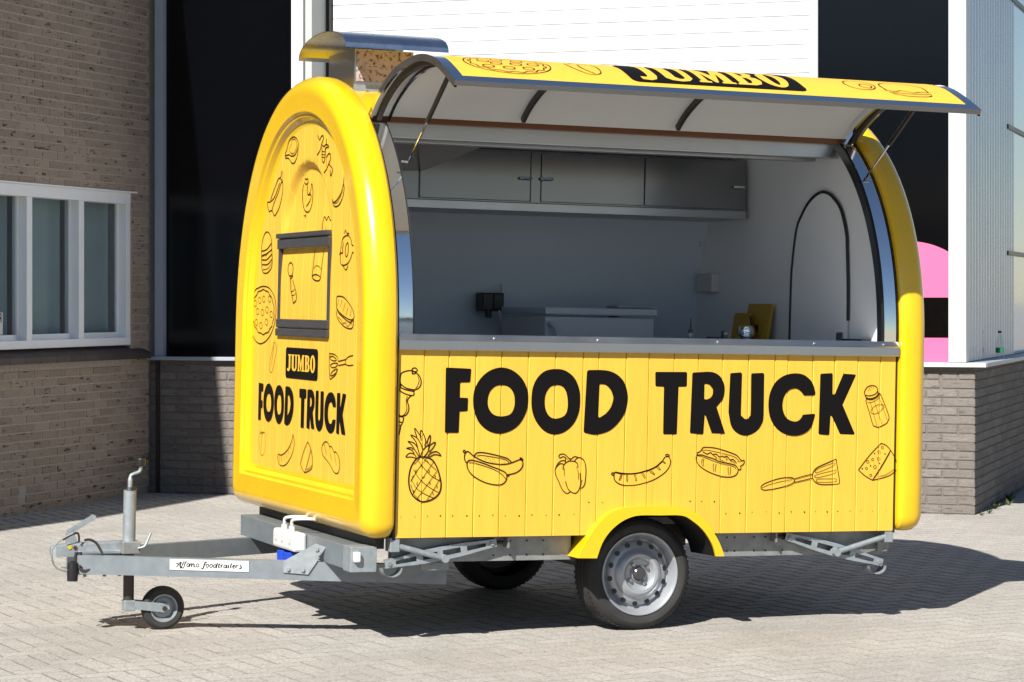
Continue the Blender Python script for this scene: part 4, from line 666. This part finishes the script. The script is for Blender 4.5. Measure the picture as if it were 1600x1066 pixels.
# chrome trims along the opening, black seals
def near_profile(d, n_=40, zlo=1.33, zhi=2.335):
    o = []
    for k in range(n_+1):
        z = zlo+(zhi-zlo)*k/n_; t = max(0, (z-1.35)/(1.15-d)); y = YC-(1.06-d)*(1-min(1, t)**2.1)**(1/2.1); o.append((y, z))
    return o
for x0, x1, s0, s1 in ((.006, .072, .072, .080), (2.432, LEN-.006, 2.420, 2.432)):
    ch = strip(near_profile(0), x0, x1, 3); ch.build('chrome_trim', 'chrome', TR)
    strip(near_profile(.004), s0-.001, s1+.001).build('opening_seal', 'seal', TR)
    xi = s1 if x0 < 1 else s0
    n1, n2 = near_profile(.002), near_profile(.05); m_ = MB()
    m_.add([(xi, y, z) for y, z in n1]+[(xi, y, z) for y, z in n2], [(i, i+1, 42+i, 41+i) for i in range(40)], True); m_.build('opening_jamb', 'dsteel', TR)
    xe = .003 if x0 < 1 else LEN-.003
    strip(near_profile(-.006), xe-.004, xe+.004).build('opening_seal', 'seal', TR)
# counter ledge
cs = [(.14, 1.338), (.005, 1.346), (-.006, 1.344), (-.018, 1.322), (-.024, 1.316), (-.024, 1.280), (-.020, 1.275), (.006, 1.275), (.006, 1.30), (.14, 1.30)]
MB().add([(x, y, z) for x in (.004, LEN-.002) for y, z in cs], [(i, (i+1) % 10, 10+(i+1) % 10, 10+i) for i in range(10)]+[tuple(range(10)), tuple(range(10, 20))]).build('counter_ledge', 'steel', TR)
for x in (.45, .95, 1.55, 2.05, 2.42): MB().lathe([(0, -.006), (.004, -.005), (.005, 0)], (x, -.0135, 1.332), 'y', 8).build('ledge_screw', 'chrome', TR)
# worktop inside, header over the opening, hinge strip
MB().box(.03, LEN-.06, .14, .58, 1.305, 1.334, .003).box(1.95, LEN-.06, .585, 1.95, 1.305, 1.334, .003).build('worktop', 'dsteel', TR)
MB().box(.03, LEN-.055, .50, .56, 2.235, 2.325, .004).build('header', 'steel', TR)
MB().box(.01, LEN-.008, .447, .50, 2.302, 2.338, .003).build('hinge_strip', 'brown', TR)
MB().box(.1, LEN-.12, .62, .70, 2.225, 2.25, .003).build('rail_inside', 'steel', TR)

# ---------------------------------------------------------------- awning (lifted serving hatch)
AWP = catmull([(.448, 2.340), (.334, 2.420), (.161, 2.494), (-.01, 2.531), (-.218, 2.545), (-.40, 2.518), (-.54, 2.464), (-.675, 2.396)], False, 6)
AWS = [0]
for a, b in zip(AWP, AWP[1:]): AWS.append(AWS[-1]+math.dist(a, b))
AWL = AWS[-1]
def aw(s, off=0.):
    s = max(0, min(AWL, s)); i = max(0, min(len(AWP)-2, next((k for k in range(len(AWS)-1) if AWS[k+1] >= s), len(AWP)-2)))
    f = (s-AWS[i])/(AWS[i+1]-AWS[i]); a, b = AWP[i], AWP[i+1]; dx, dy = b[0]-a[0], b[1]-a[1]; l = math.hypot(dx, dy)
    nrm = (dy/l, -dx/l)
    if nrm[1] < 0: nrm = (-nrm[0], -nrm[1])
    return (a[0]+dx*f+nrm[0]*off, a[1]+dy*f+nrm[1]*off)
def aw_s(y): return min(range(121), key=lambda k: abs(aw(AWL*k/120)[0]-y))*AWL/120
AX0, AX1 = -.002, LEN+.012
def awsheet(x0, x1, s0, s1, off, n_=28):
    return strip([aw(s0+(s1-s0)*k/n_, off) for k in range(n_+1)], x0, x1)
awn = awsheet(AX0+.05, AX1-.05, 0, AWL-.055, 0).build('awning', 'plank', TR)
for x0, x1 in ((AX0, AX0+.05), (AX1-.05, AX1)): awsheet(x0, x1, 0, AWL, .0015).build('edge_trim', 'chrome', awn)
awsheet(AX0+.0502, AX1-.0502, AWL-.055, AWL, .0015).build('edge_trim', 'chrome', awn)
awsheet(AX0+.004, AX1-.004, 0, AWL-.02, -.016).build('underside', 'under', awn)
# rims: ends and tip
for x in (AX0, AX1):
    sg = 1 if x < 1 else -1
    for w0, w1, o0, mm in ((0, .012, -.03, 'chrome'), (.03, .05, -.045, 'darksteel'), (.075, .09, -.05, 'chrome')):
        m_ = MB(); ss = [AWL*k/28 for k in range(29)]; xa, xb = x+sg*w0, x+sg*w1
        up = [aw(s, .001 if w0 == 0 else -.017) for s in ss]; lo = [aw(s, o0) for s in ss]
        if w0: up = up[:-3]; lo = lo[:-3]
        n_ = len(up)
        m_.add([(xa, *p) for p in up]+[(xa, *p) for p in lo]+[(xb, *p) for p in lo]+[(xb, *p) for p in up], [(r_*n_+k, r_*n_+k+1, (r_+1)*n_+k+1, (r_+1)*n_+k) for r_ in range(3) for k in range(n_-1)], True); m_.build('end_rim', mm, awn)
tip = MB(); t0 = aw(AWL, .0015); t1 = aw(AWL, -.022); t2 = aw(AWL-.035, -.026)
tip.add([(x, *p) for x in (AX0, AX1) for p in (t0, t1, t2)], [(0, 1, 4, 3), (1, 2, 5, 4)]).build('tip_edge', 'dsteel', awn)
for x in (.735, 1.525):
    hw_ = .009
    m_ = MB(); ss = [.03+(AWL-.13)*k/28 for k in range(29)]
    m_.add([(x-hw_, *aw(s, -.016)) for s in ss]+[(x-hw_, *aw(s, -.042)) for s in ss]+[(x+hw_, *aw(s, -.042)) for s in ss]+[(x+hw_, *aw(s, -.016)) for s in ss], [(r_*29+k, r_*29+k+1, (r_+1)*29+k+1, (r_+1)*29+k) for r_ in range(3) for k in range(28)], True); m_.build('rib', 'darksteel', awn)
# prints on the awning
amap = lambda x, s: (x, *aw(s, .003))
def aprint(name, mm, rings, off=.003, parent=None):
    m_ = MB()
    for rg in rings: fill(m_, rg, lambda x, s: (x, s, 0))
    me = m_.mesh(name); bm = bmesh.new(); bm.from_mesh(me)
    for k in range(1, 60):
        bmesh.ops.bisect_plane(bm, geom=list(bm.verts)+list(bm.edges)+list(bm.faces), plane_co=(0, AWL*k/60, 0), plane_no=(0, 1, 0))
    for v in bm.verts: v.co = Vector((v.co.x, *aw(v.co.y, off)))
    bm.to_mesh(me); bm.free(); return link(name, me, mm, parent or awn)
sA, sB = aw_s(-.325), aw_s(-.59)
aprint('badge', 'ink', [[rounded(.845, 1.69, sA, sB, .035)]], .003)
aprint('badge_lettering', 'plank', [[[(.90+(u+x*wd)*.735, sB-.035-(sB-sA-.065)*z) for x, z in r] for r in rings] for u, wd, rings in JUMBO], .0045)
def aline(name, strokes, wd=.005):
    m_ = MB()
    for closed, pts in strokes: ribbon(m_, catmull(pts, closed, 4), wd, closed, amap)
    m_.build(name, 'inkline', awn)
pc = aw_s(-.455)
aline('pizza_drawing', [(True, circle(.31, pc, .195, .125, 20)), (True, [(.31+(.165+.012*(k % 2))*math.cos(2*PI*k/32), pc+(.100+.011*(k % 2))*math.sin(2*PI*k/32)) for k in range(32)])]+[(True, circle(.31+dx, pc+dy*.75, .026, .018, 8)) for dx, dy in ((-.1, -.04), (-.03, -.08), (.06, -.07), (.12, -.01), (.04, .0), (-.05, .0), (-.1, .06), (-.01, .075), (.08, .07))])
aline('bell_pepper_drawing', [(False, [(.60, pc-.08), (.61, pc), (.66, pc+.08), (.72, pc+.06), (.735, pc-.02), (.72, pc-.08)]), (False, [(.66, pc-.07), (.655, pc), (.69, pc+.07)]), (False, [(.62, pc-.08), (.66, pc-.11), (.71, pc-.08)])])
aline('tomato_drawing', [(True, circle(2.01, pc+.0, .075, .07, 12)), (True, circle(2.035, pc+.015, .03, .028, 8))])
aline('burger_drawing', [(False, [(2.12, pc+.06), (2.125, pc-.03), (2.23, pc-.085), (2.33, pc-.02), (2.335, pc+.06)]), (False, [(2.11, pc+.06), (2.16, pc+.07), (2.2, pc+.055), (2.25, pc+.075), (2.3, pc+.06), (2.345, pc+.065)]), (False, [(2.12, pc+.085), (2.23, pc+.095), (2.34, pc+.085)]), (False, [(2.13, pc+.10), (2.2, pc+.125), (2.3, pc+.12), (2.335, pc+.10)])])
# gas struts
for x in (.10, LEN-.10):
    lo = Vector((x, .185, 2.105)); hi = Vector((x, -.335, 2.463)); mid = lo.lerp(hi, .47)
    gs = MB().tube([mid, hi], .011, 10).build('gas_strut', 'black', TR)
    MB().tube([lo, mid], .005, 8).build('rod', 'chrome', gs)
    MB().tube([lo, lo+Vector((-.03 if x < 1 else .03, .004, .004))], .006, 8).build('ball_joint', 'steel', gs)
# ---------------------------------------------------------------- roof vent
vent = MB().box(.04, .33, .80, 1.20, 2.36, 2.665).build('roof_vent', 'steel', TR)
MB().box(.05, .322, .792, .80, 2.515, 2.66).build('filter_mesh', 'filter', vent)
MB().box(.035, .34, .785, .80, 2.42, 2.498).build('flange', 'galv', vent)
MB().lathe([(0, -.002), (.010, -.001)], (.10, .785, 2.462), 'y', 12).build('bolt_hole', 'brown', vent)
hp = [(1.02-.375*math.cos(PI*k/20), 2.655+.098*math.sin(PI*k/20)**.9 if 0 < k < 20 else 2.655) for k in range(21)]
hd = MB(); ho = [(y, z+.004) for y, z in hp]
hd.add([(x, y, z) for x in (-.055, .45) for y, z in hp]+[(x, y, z) for x in (-.055, .45) for y, z in ho], [(k, k+1, 22+k, 21+k) for k in range(20)]+[(42+k, 43+k, 64+k, 63+k) for k in range(20)]+[(k, k+1, 43+k, 42+k) for k in range(20)]+[(21+k, 22+k, 64+k, 63+k) for k in range(20)], True)
hd.build('hood', 'hood', vent)
# ---------------------------------------------------------------- inside: cabinets, door, extractor hood, sockets
cab = MB().box(.10, 2.42, 1.45, 1.96, 2.008, 2.27).build('wall_cabinet', 'dsteel', TR)
MB().box(.10, 2.42, 1.43, 1.97, 1.962, 2.006, .003).build('shelf_edge', 'steel', cab)
for x0, x1 in ((.60, 1.195), (1.255, 1.83), (1.835, 2.405)): MB().box(x0, x1, 1.438, 1.452, 2.014, 2.262, .003).build('cabinet_door', 'dsteel', cab)
MB().box(1.20, 1.25, 1.440, 1.452, 2.012, 2.265).build('divider', 'dsteel', cab)
for x in (1.165, 1.28, 2.375): MB().tube([(x-.03, 1.43, 2.13), (x-.02, 1.421, 2.13), (x+.02, 1.421, 2.13), (x+.03, 1.43, 2.13)], .008, 8).build('latch', 'chrome', cab)
MB().add([(.06, .75, 2.24), (.70, .80, 2.24), (.62, 1.42, 2.15), (.06, 1.42, 2.13), (.06, .75, 2.25), (.70, .80, 2.25), (.70, 1.42, 2.26), (.06, 1.42, 2.26)], [(0, 1, 2, 3), (0, 1, 5, 4), (1, 2, 6, 5), (4, 5, 6, 7), (0, 3, 7, 4)]).build('extractor_hood', 'smoke', TR)
SL = [(.957, 1.336), (.953, 1.55), (.945, 1.70), (.905, 1.893), (.85, 1.97), (.788, 2.025), (.715, 2.062), (.644, 2.077), (.57, 2.064), (.512, 2.034), (.46, 1.995), (.425, 1.943), (.39, 1.86), (.381, 1.786), (.366, 1.60), (.362, 1.44)]
sl_ = catmull(SL, False, 3); xd = LEN-.056
dr = MB(); fill(dr, [sl_+[(.362, 1.337)]], lambda y, z: (xd-.012, y, z)); drm = dr.build('side_door', 'endlining', TR)
MB().tube([(xd-.012, y, z) for y, z in sl_], .008, 8).build('door_seal', 'seal', drm)
MB().box(xd-.035, xd-.012, .37, .44, 1.336, 1.385, .006).build('door_lock', 'chrome', drm)
MB().box(LEN-.11, LEN-.06, .15, .35, 1.336, 1.352).build('edge_tray', 'black', TR)
sk = MB().box(1.13, 1.262, 1.94, 2.02, 1.455, 1.552, .006).build('socket_box', 'black', TR)
MB().box(1.14, 1.196, 1.93, 1.94, 1.462, 1.545, .003).box(1.202, 1.256, 1.93, 1.94, 1.462, 1.545, .003).build('socket_flap', 'black', sk)
MB().lathe([(0, 0), (.018, 0), (.018, .05), (0, .05)], (1.175, 1.945, 1.42), 'z', 12).build('plug', 'black', sk)
MB().tube(catmull([(1.23, 1.93, 1.46), (1.24, 1.92, 1.41), (1.262, 1.90, 1.34)], False, 4), .006, 8).build('cable', 'white', sk)
MB().box(1.27, 1.288, 2.0, 2.02, 1.52, 1.60, .002).build('switch', 'white', TR)
MB().box(2.405, 2.45, 1.80, 1.99, 1.58, 1.68, .006).build('soap_dispenser', 'white', TR)
for z in (1.9, 1.845): MB().lathe([(0, -.01), (.012, -.01), (.014, 0)], (2.43, 1.985, z), 'y', 10).build('wall_hook', 'white', TR)
# loose things inside
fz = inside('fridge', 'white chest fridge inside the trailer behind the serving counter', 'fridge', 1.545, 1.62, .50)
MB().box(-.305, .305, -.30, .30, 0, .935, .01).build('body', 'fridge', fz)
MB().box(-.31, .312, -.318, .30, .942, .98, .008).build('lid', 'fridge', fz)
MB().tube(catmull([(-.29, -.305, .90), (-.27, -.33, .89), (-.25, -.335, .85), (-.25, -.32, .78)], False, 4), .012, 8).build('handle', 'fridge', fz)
bx = inside('storage_box', 'pale lidded box at the back wall behind the fridge', 'box', 1.95, 1.86, 1.334)
MB().box(-.10, .10, -.07, .07, 0, .15, .01).build('tub', 'fridge', bx); MB().box(-.105, .105, -.075, .075, .151, .165, .005).build('lid', 'fridge', bx)
def board(name, label, x, y, h, wd, lean):
    t = inside(name, label, 'cutting board', x, y, 1.3345); m_ = MB()
    m_.prism(rounded(-wd/2, wd/2, 0, h, .015), lambda u, v, h_: (h_+v*lean, u, v), -.008, .008); m_.build('panel', 'board', t)
    MB().prism(rounded(-.025, .025, h*.2, h*.42, .01), lambda u, v, h_: (h_+v*lean, u, v), -.0095, -.0082).build('hand_hole', 'brown', t)
board('cutting_board', 'tall yellow cutting board leaning at the back on the worktop', 2.39, 1.24, .185, .26, .16)
board('cutting_board', 'short yellow cutting board standing in front of the tall one', 2.345, 1.34, .135, .17, .16)
pot = inside('steel_pot', 'small shiny steel pot in front of the yellow boards', 'pot', 2.30, 1.17, 1.3345)
MB().lathe([(0, 0), (.03, 0), (.042, .015), (.046, .04), (.040, .065), (.036, .07), (.034, .065), (.04, .04), (.03, .01)], (0, 0, 0), 'z', 20).build('bowl', 'chrome', pot)
MB().tube([(.02, -.01, .06), (.035, .02, .10), (.045, .05, .12)], .005, 8).build('handle', 'darksteel', pot)
sb = inside('sauce_bottle', 'dark pointed sauce bottle standing alone on the worktop', 'bottle', 1.61, .40, 1.3345)
MB().lathe([(0, 0), (.013, 0), (.013, .035), (.010, .045), (.004, .055)], (0, 0, 0), 'z', 14).build('body', 'smoke', sb); MB().lathe([(.005, .054), (.003, .075), (.0015, .105), (0, .106)], (0, 0, 0), 'z', 10).build('nozzle', 'black', sb)
MB().lathe([(.0133, .012), (.0135, .014), (.0135, .03), (.0133, .032)], (0, 0, 0), 'z', 14).build('paper_label', 'galvd', sb)
s1 = inside('black_case', 'low black case on the worktop left of the grey box', 'case', 1.735, .40, 1.3345); MB().box(-.032, .032, -.02, .02, 0, .017, .003).build('shell', 'black', s1); MB().box(-.008, .008, -.0215, -.0195, .006, .012).build('clasp', 'darksteel', s1)
s2 = inside('card_reader', 'small upright grey box on the worktop right of the black case', 'card reader', 1.79, .40, 1.3345); MB().box(-.013, .013, -.014, .014, 0, .046, .003).build('shell', 'smoke', s2); MB().box(-.010, .010, -.0155, -.0138, .026, .041).build('screen', 'galvd', s2)
# ---------------------------------------------------------------- chassis
for y in (.075, 2.0): 
    for x0, x1 in ((.02, .875), (1.605, LEN-.02)): MB().box(x0, x1, y, y+.045, .337, ZB+.008).build('chassis_rail', 'galvd', TR)
rh = MB()
for x in (.50, .58, .66, .74, 1.66, 1.70, 1.80, 1.86, 1.95):
    for z in (.362, .425): rh.lathe([(0, -.0015), (.005, -.0015)], (x, .075, z), 'y', 8)
rh.build('rail_holes', 'black', TR)
for x in (.25, .8, 1.7, 2.3): MB().box(x, x+.05, .12, 2.0, .37, ZB+.005).build('cross_member', 'galvd', TR)
MB().box(LEN-.06, LEN, .05, 2.07, .35, ZB+.003).build('rear_cross_member', 'galvd', TR)
def beam(a, b, name):
    d = (Vector(b)-Vector(a)); d.z = 0; d.normalize(); nn = Vector((d.y, -d.x, 0))
    m_ = MB(); h0, h1, wd = .222, .307, .045
    prof = [(0, h0), (0, h1), (wd, h1), (wd, h1-.006), (.006, h1-.006), (.006, h0+.006), (wd, h0+.006), (wd, h0)]
    s_ = 1 if nn.y < 0 else -1; vs = []
    for p in (Vector(a), Vector(b)):
        for u, z in prof: vs.append((p.x-nn.x*u*s_, p.y-nn.y*u*s_, z))
    m_.add(vs, [(i, (i+1) % 8, 8+(i+1) % 8, 8+i) for i in range(8)]+[tuple(range(8)), tuple(range(8, 16))]); return m_.build(name, 'galvb', TR), Vector(a), d, nn*s_
bm_, ba, bdv, bn = beam((-1.185, .95, 0), (.325, .20, 0), 'drawbar_beam')
beam((-1.185, 1.17, 0), (.325, 1.92, 0), 'drawbar_beam')
def onbeam(s, z, off=.002): p = ba+bdv*s+bn*off; return (p.x, p.y, z)
# name plate
SGN = MB()
def s_of_x(x): return (x-ba.x)/bdv.x
sa_, sb_ = s_of_x(-.802), s_of_x(-.478)
SGN.add([onbeam(s, z, o_) for o_ in (.0015, .004) for s, z in ((sa_, .2535), (sb_, .2535), (sb_, .302), (sa_, .302))], [(0, 1, 2, 3), (4, 5, 6, 7), (0, 1, 5, 4), (1, 2, 6, 5), (2, 3, 7, 6), (3, 0, 4, 7)])
sg = SGN.build('name_plate', 'white', TR); m_ = MB()
for wd, closed, flat in DRAWINGS['name'][1]:
    pts = [(flat[i], flat[i+1]) for i in range(0, len(flat), 2)]
    # plate corners in the traced picture: left 80 (105..350), right 1520 (130..375)
    uv = [(sa_+(x-80)/1440*(sb_-sa_), .302-((y-105-(x-80)/1440*25)/245)*.0485) for x, y in pts]
    fine = catmull(uv, closed, 3)
    if len(fine) == 2: fine = [fine[0], tuple((a+b)/2 for a, b in zip(*fine)), fine[1]]
    ribbon(m_, fine, wd*.00038, closed, lambda s, z: onbeam(s, z, .0048))
m_.build('plate_lettering', 'ink', sg)
pn = MB()
for s, z in ((sa_+.007, .297), (sa_+.007, .258), (sb_-.007, .297), (sb_-.007, .258)):
    p = onbeam(s, z, .0045); pn.add([(p[0]-.002, p[1], p[2]-.002), (p[0]+.002, p[1], p[2]-.002), (p[0]+.002, p[1], p[2]+.002), (p[0]-.002, p[1], p[2]+.002)], [(0, 1, 2, 3)])
pn.build('plate_rivets', 'darksteel', sg)
# gusset bracket on the near beam
gp = [(s_of_x(-.335), .308), (s_of_x(-.335), .256), (s_of_x(-.235), .25), (s_of_x(-.205), .30), (s_of_x(-.165), .375), (s_of_x(-.205), .39)]
gm = MB(); gm.add([onbeam(s, z, o_) for o_ in (.001, .009) for s, z in gp], [tuple(range(6)), tuple(range(6, 12))]+[(i, (i+1) % 6, 6+(i+1) % 6, 6+i) for i in range(6)]); gsm = gm.build('bracket', 'galv', TR)
for s, z in ((s_of_x(-.315), .272), (s_of_x(-.255), .27), (s_of_x(-.20), .365), (s_of_x(-.19), .345)):
    p = Vector(onbeam(s, z, .009)); MB().tube([p, p+bn*.01], .009, 6).build('bolt', 'galvd', gsm)
# front cross beam with reflector, plug box
cbm = MB().box(-.17, -.06, .06, 1.86, .305, .408, .004).build('front_cross_beam', 'galvb', TR)
MB().box(-.175, -.055, .052, .16, .30, .412, .003).build('end_bracket', 'galv', cbm)
MB().box(-.165, -.135, .028, .055, .345, .39, .006).build('reflector', 'white', cbm)
MB().box(-.062, -.02, .06, 1.9, .40, ZB-.004).build('spacer', 'seal', cbm)
pbx = MB().box(-.235, -.172, .72, 1.06, .325, .412, .012).build('plug_box', 'white', TR)
for y in (.83, .95):
    MB().lathe([(0, 0), (.03, 0), (.032, .05), (.026, .055)], (-.212, y, .262), 'z', 16).build('power_inlet', 'blue', pbx)
    MB().lathe([(0, .025), (.014, .025), (.016, 0)], (-.21, y, .412), 'z', 12).build('cable_gland', 'white', pbx)
    MB().tube(catmull([(-.21, y, .44), (-.21, y-.01, .465), (-.18, y-.06, .475), (-.12, y-.10, .475)], False, 5), .0075, 8).build('cable', 'white', pbx)
for y in (.78, .90, 1.0): MB().lathe([(0, -.002), (.005, -.002)], (-.2352, y, .36), 'x', 8).build('box_screw', 'galvd', pbx)
# coupler
cp = MB(); cl = [(-1.285, .022, .300, .335), (-1.265, .032, .292, .345), (-1.20, .034, .292, .352), (-1.15, .036, .296, .355), (-.935, .036, .296, .362)]
cp.add([(x, 1.06+sy*w_, z) for x, w_, z0, z1 in cl for sy, z in ((-1, z0), (-1, z1-.008), (-.6, z1), (.6, z1), (1, z1-.008), (1, z0))], [(i*6+k, i*6+(k+1) % 6, i*6+6+(k+1) % 6, i*6+6+k) for i in range(4) for k in range(6)]+[tuple(range(6)), tuple(range(24, 30))])
cpl = cp.build('coupler', 'galv', TR)
MB().box(-1.17, -.94, .995, 1.125, .306, .322, .003).build('base_plate', 'galv', cpl)
MB().box(-1.19, -.80, .98, 1.14, .215, .222).build('bottom_plate', 'galvd', cpl)
MB().lathe([(0, -.004), (.010, -.004), (.010, 0)], (-1.205, 1.026, .336), 'y', 10).build('indicator', 'amber', cpl); MB().lathe([(0, -.006), (.010, -.006), (.010, 0)], (-1.18, 1.026, .334), 'y', 6).build('bolt', 'brown', cpl)
for x in (-1.14, -1.05, -.98): MB().lathe([(0, -.018), (.008, -.018), (.008, 0)], (x, .99, .222), 'z', 6).build('bolt', 'galvd', cpl)
lev = MB(); L0, L1 = Vector((-1.205, 1.06, .402)), Vector((-1.093, 1.06, .468))
lev.bar(L0, L1, .022, .022).tube([L1+Vector((0, -.013, 0)), L1+Vector((0, .013, 0))], .013, 12)
lv = lev.build('coupling_lever', 'galv', TR)
MB().add([(x, y, z) for y in (1.045, 1.075) for x, z in ((-1.215, .35), (-1.16, .352), (-1.175, .385), (-1.19, .415), (-1.215, .40))], [tuple(range(5)), tuple(range(5, 10))]+[(i, (i+1) % 5, 5+(i+1) % 5, 5+i) for i in range(5)]).build('lever_bracket', 'galv', lv)
def cable(pts, y, r_, name, m):
    MB().tube(catmull([(x, y+random.uniform(-.004, .004), z) for x, z in pts], False, 5), r_, 8).build(name, m, TR)
cable([(-1.205, .408), (-1.25, .385), (-1.28, .361), (-1.299, .331), (-1.30, .301), (-1.287, .261), (-1.256, .241), (-1.221, .238), (-1.186, .246), (-1.164, .255)], .955, .0042, 'breakaway_cable', 'galvd')
cable([(-1.158, .377), (-1.131, .378), (-1.104, .363), (-1.086, .336), (-1.077, .314), (-1.085, .279), (-1.12, .249), (-1.155, .239), (-1.177, .25), (-1.173, .263)], .93, .006, 'light_cable', 'darksteel')
cable([(-1.079, .314), (-1.067, .283), (-1.06, .232)], .925, .006, 'light_cable', 'darksteel')
cable([(-1.24, .372), (-1.20, .395), (-1.17, .40), (-1.165, .36)], 1.01, .005, 'light_cable', 'black')
pg = MB(); pg.lathe([(0, 0), (.024, 0), (.026, .04), (.022, .085), (.01, .09)], (-1.205, .95, .19), 'z', 16)
pgo = pg.build('hanging_plug', 'black', TR); MB().tube([(-1.195, .95, .275), (-1.19, .955, .32)], .006, 8).build('cable', 'black', pgo); MB().tube([(-1.175, .96, .225), (-1.172, .96, .32)], .012, 8).build('holder', 'darksteel', pgo)
# jockey wheel
JX, JY = -.940, .985
jk = MB().tube([(JX, JY, .315), (JX, JY, .60)], .029, 20).build('jockey_stand', 'galv', TR)
MB().tube([(JX+.002, JY, .598), (JX+.001, JY, .612)], [.031, .027], 20).build('collar', 'seal', jk)
MB().tube([(JX+.004, JY, .05), (JX, JY, .33)], .025, 16).build('inner_tube', 'darksteel', jk)
MB().tube(catmull([(JX, JY, .60), (JX, JY, .65), (JX+.006, JY, .668), (JX+.04, JY, .682), (JX+.048, JY, .70), (JX+.048, JY, .72)], False, 4), [.011]*5+[.008]*16, 10).build('crank', 'galv', jk)
MB().lathe([(0, .0), (.017, .0), (.022, .006), (.022, .03), (.018, .036), (0, .036)], (JX+.048, JY, .708), 'z', 16).build('crank_grip', 'black', jk)
MB().box(JX-.04, JX+.045, JY-.045, JY+.03, .308, .365, .004).build('clamp', 'galvd', jk)
MB().tube(catmull([(JX+.03, JY-.05, .335), (JX+.06, JY-.055, .345), (JX+.075, JY-.055, .375), (JX+.088, JY-.055, .405)], False, 4), .006, 8).build('clamp_handle', 'galv', jk)
WX, WY, WZ_ = -.782, .965, .0585
MB().box(JX-.022, JX+.03, JY-.03, JY+.03, .045, .095, .004).build('fork_head', 'galv', jk)
for yy in (WY-.038, WY+.036): MB().prism([(JX+.02, .058), (JX+.02, .095), (WX+.02, .08), (WX+.025, .055), (WX, .04)], lambda u, v, h: (u, yy+h, v), -.003, .003).build('fork', 'galv', jk)
jt = MB().lathe([(.058, -.026), (.066, -.031), (.085, -.032), (.095, -.025), (.0995, -.012), (.1, 0), (.0995, .012), (.095, .025), (.085, .032), (.066, .031), (.058, .026)], (WX, WY, WZ_), 'y', 40).build('jockey_tyre', 'rubber', jk)
MB().lathe([(.061, -.025), (.064, -.031), (.058, -.030), (.054, -.018), (.045, -.008), (.03, -.010), (.022, -.02), (.012, -.026), (0, -.026)], (WX, WY, WZ_), 'y', 32).build('jockey_rim', 'galv', jk)
MB().lathe([(0, -.050), (.012, -.050), (.012, -.038)], (WX, WY, WZ_), 'y', 6).build('axle_nut', 'darksteel', jk)
# corner stabilisers
def stabiliser(px_, pz, fx, fz, bx0, bz0, bx1, bz1):
    y = .035; a, b = Vector((px_, y, pz)), Vector((fx, y, fz)); d = (b-a).normalized(); u = Vector((-d.z, 0, d.x)); u = u if u.z > 0 else -u; Ln = (b-a).length
    m_ = MB(); fn = lambda s, h, o_: a+d*s+u*h+Vector((0, o_, 0))
    hh = lambda s: .017+.014*math.sin(PI*min(1, max(0, s/Ln)))
    # pressed steel channel with four slots: web built as bars round the slots
    edges = [-.022, .03, .12, .15, .235, .26, .33, .36, Ln-.03, Ln+.02]
    for k in range(len(edges)-1):
        s0, s1 = edges[k], edges[k+1]; slot = k in (1, 3, 5, 7)
        rows = ((-1, -.42), (.42, 1)) if slot else ((-1, 1),)
        for r0, r1 in rows:
            m_.add([fn(s, hh(s)*r, o_) for o_ in (0, .004) for s, r in ((s0, r0), (s1, r0), (s1, r1), (s0, r1))], [(0, 1, 2, 3), (4, 5, 6, 7), (0, 1, 5, 4), (2, 3, 7, 6), (1, 2, 6, 5), (3, 0, 4, 7)])
    for sg_ in (-1, 1):
        for k in range(10):
            s0, s1 = -.022+(Ln+.042)*k/10, -.022+(Ln+.042)*(k+1)/10
            m_.add([fn(s0, sg_*hh(s0), 0), fn(s1, sg_*hh(s1), 0), fn(s1, sg_*hh(s1), .04), fn(s0, sg_*hh(s0), .04)], [(0, 1, 2, 3)])
    ar = m_.build('stabiliser_leg', 'galv', TR)
    for p in (a, b): MB().tube([p+Vector((0, -.006, 0)), p+Vector((0, .045, 0))], .010, 10).build('pivot_pin', 'galvd', ar)
    c0, c1 = Vector((bx0, y-.016, bz0)), Vector((bx1, y-.016, bz1))
    MB().tube([c0, c1], .013, 12).build('brace', 'galv', ar); MB().tube([c0+Vector((0, -.016, 0)), c0+Vector((0, .03, 0))], .018, 12).build('brace_joint', 'galv', ar)
    MB().box(bx1-.022, bx1+.022, y-.03, y+.04, bz1-.03, bz1+.032, .003).build('mount', 'galv', ar)
    s_ = 1 if fx > px_ else -1; fp = []
    for k in range(13):
        t = PI*k/12; fp.append((fx-s_*.012-.045*math.cos(t)*1.0, fz-.018-.04*math.sin(t)))
    ft = MB(); ft.add([(x, yy, z) for yy in (y-.012, y+.06) for x, z in fp], [(k, k+1, 14+k, 13+k) for k in range(12)], True); ft.build('foot', 'galv', ar)
    MB().tube([a+Vector((-s_*.06, .02, .004)), a+Vector((0, .02, 0))], .008, 8).build('screw', 'darksteel', ar)
    MB().box(px_-s_*.075-.004, px_-s_*.075+.004, y-.01, y+.04, pz-.02, pz+.025).build('screw_plate', 'galvd', ar)
stabiliser(1.968, .424, 2.446, .302, 2.205, .352, 2.480, .426)
stabiliser(.478, .418, -.002, .336, .248, .357, .012, .420)
MB().box(.155, .285, .06, .066, .302, .335).build('fixing_plate', 'galvd', TR)
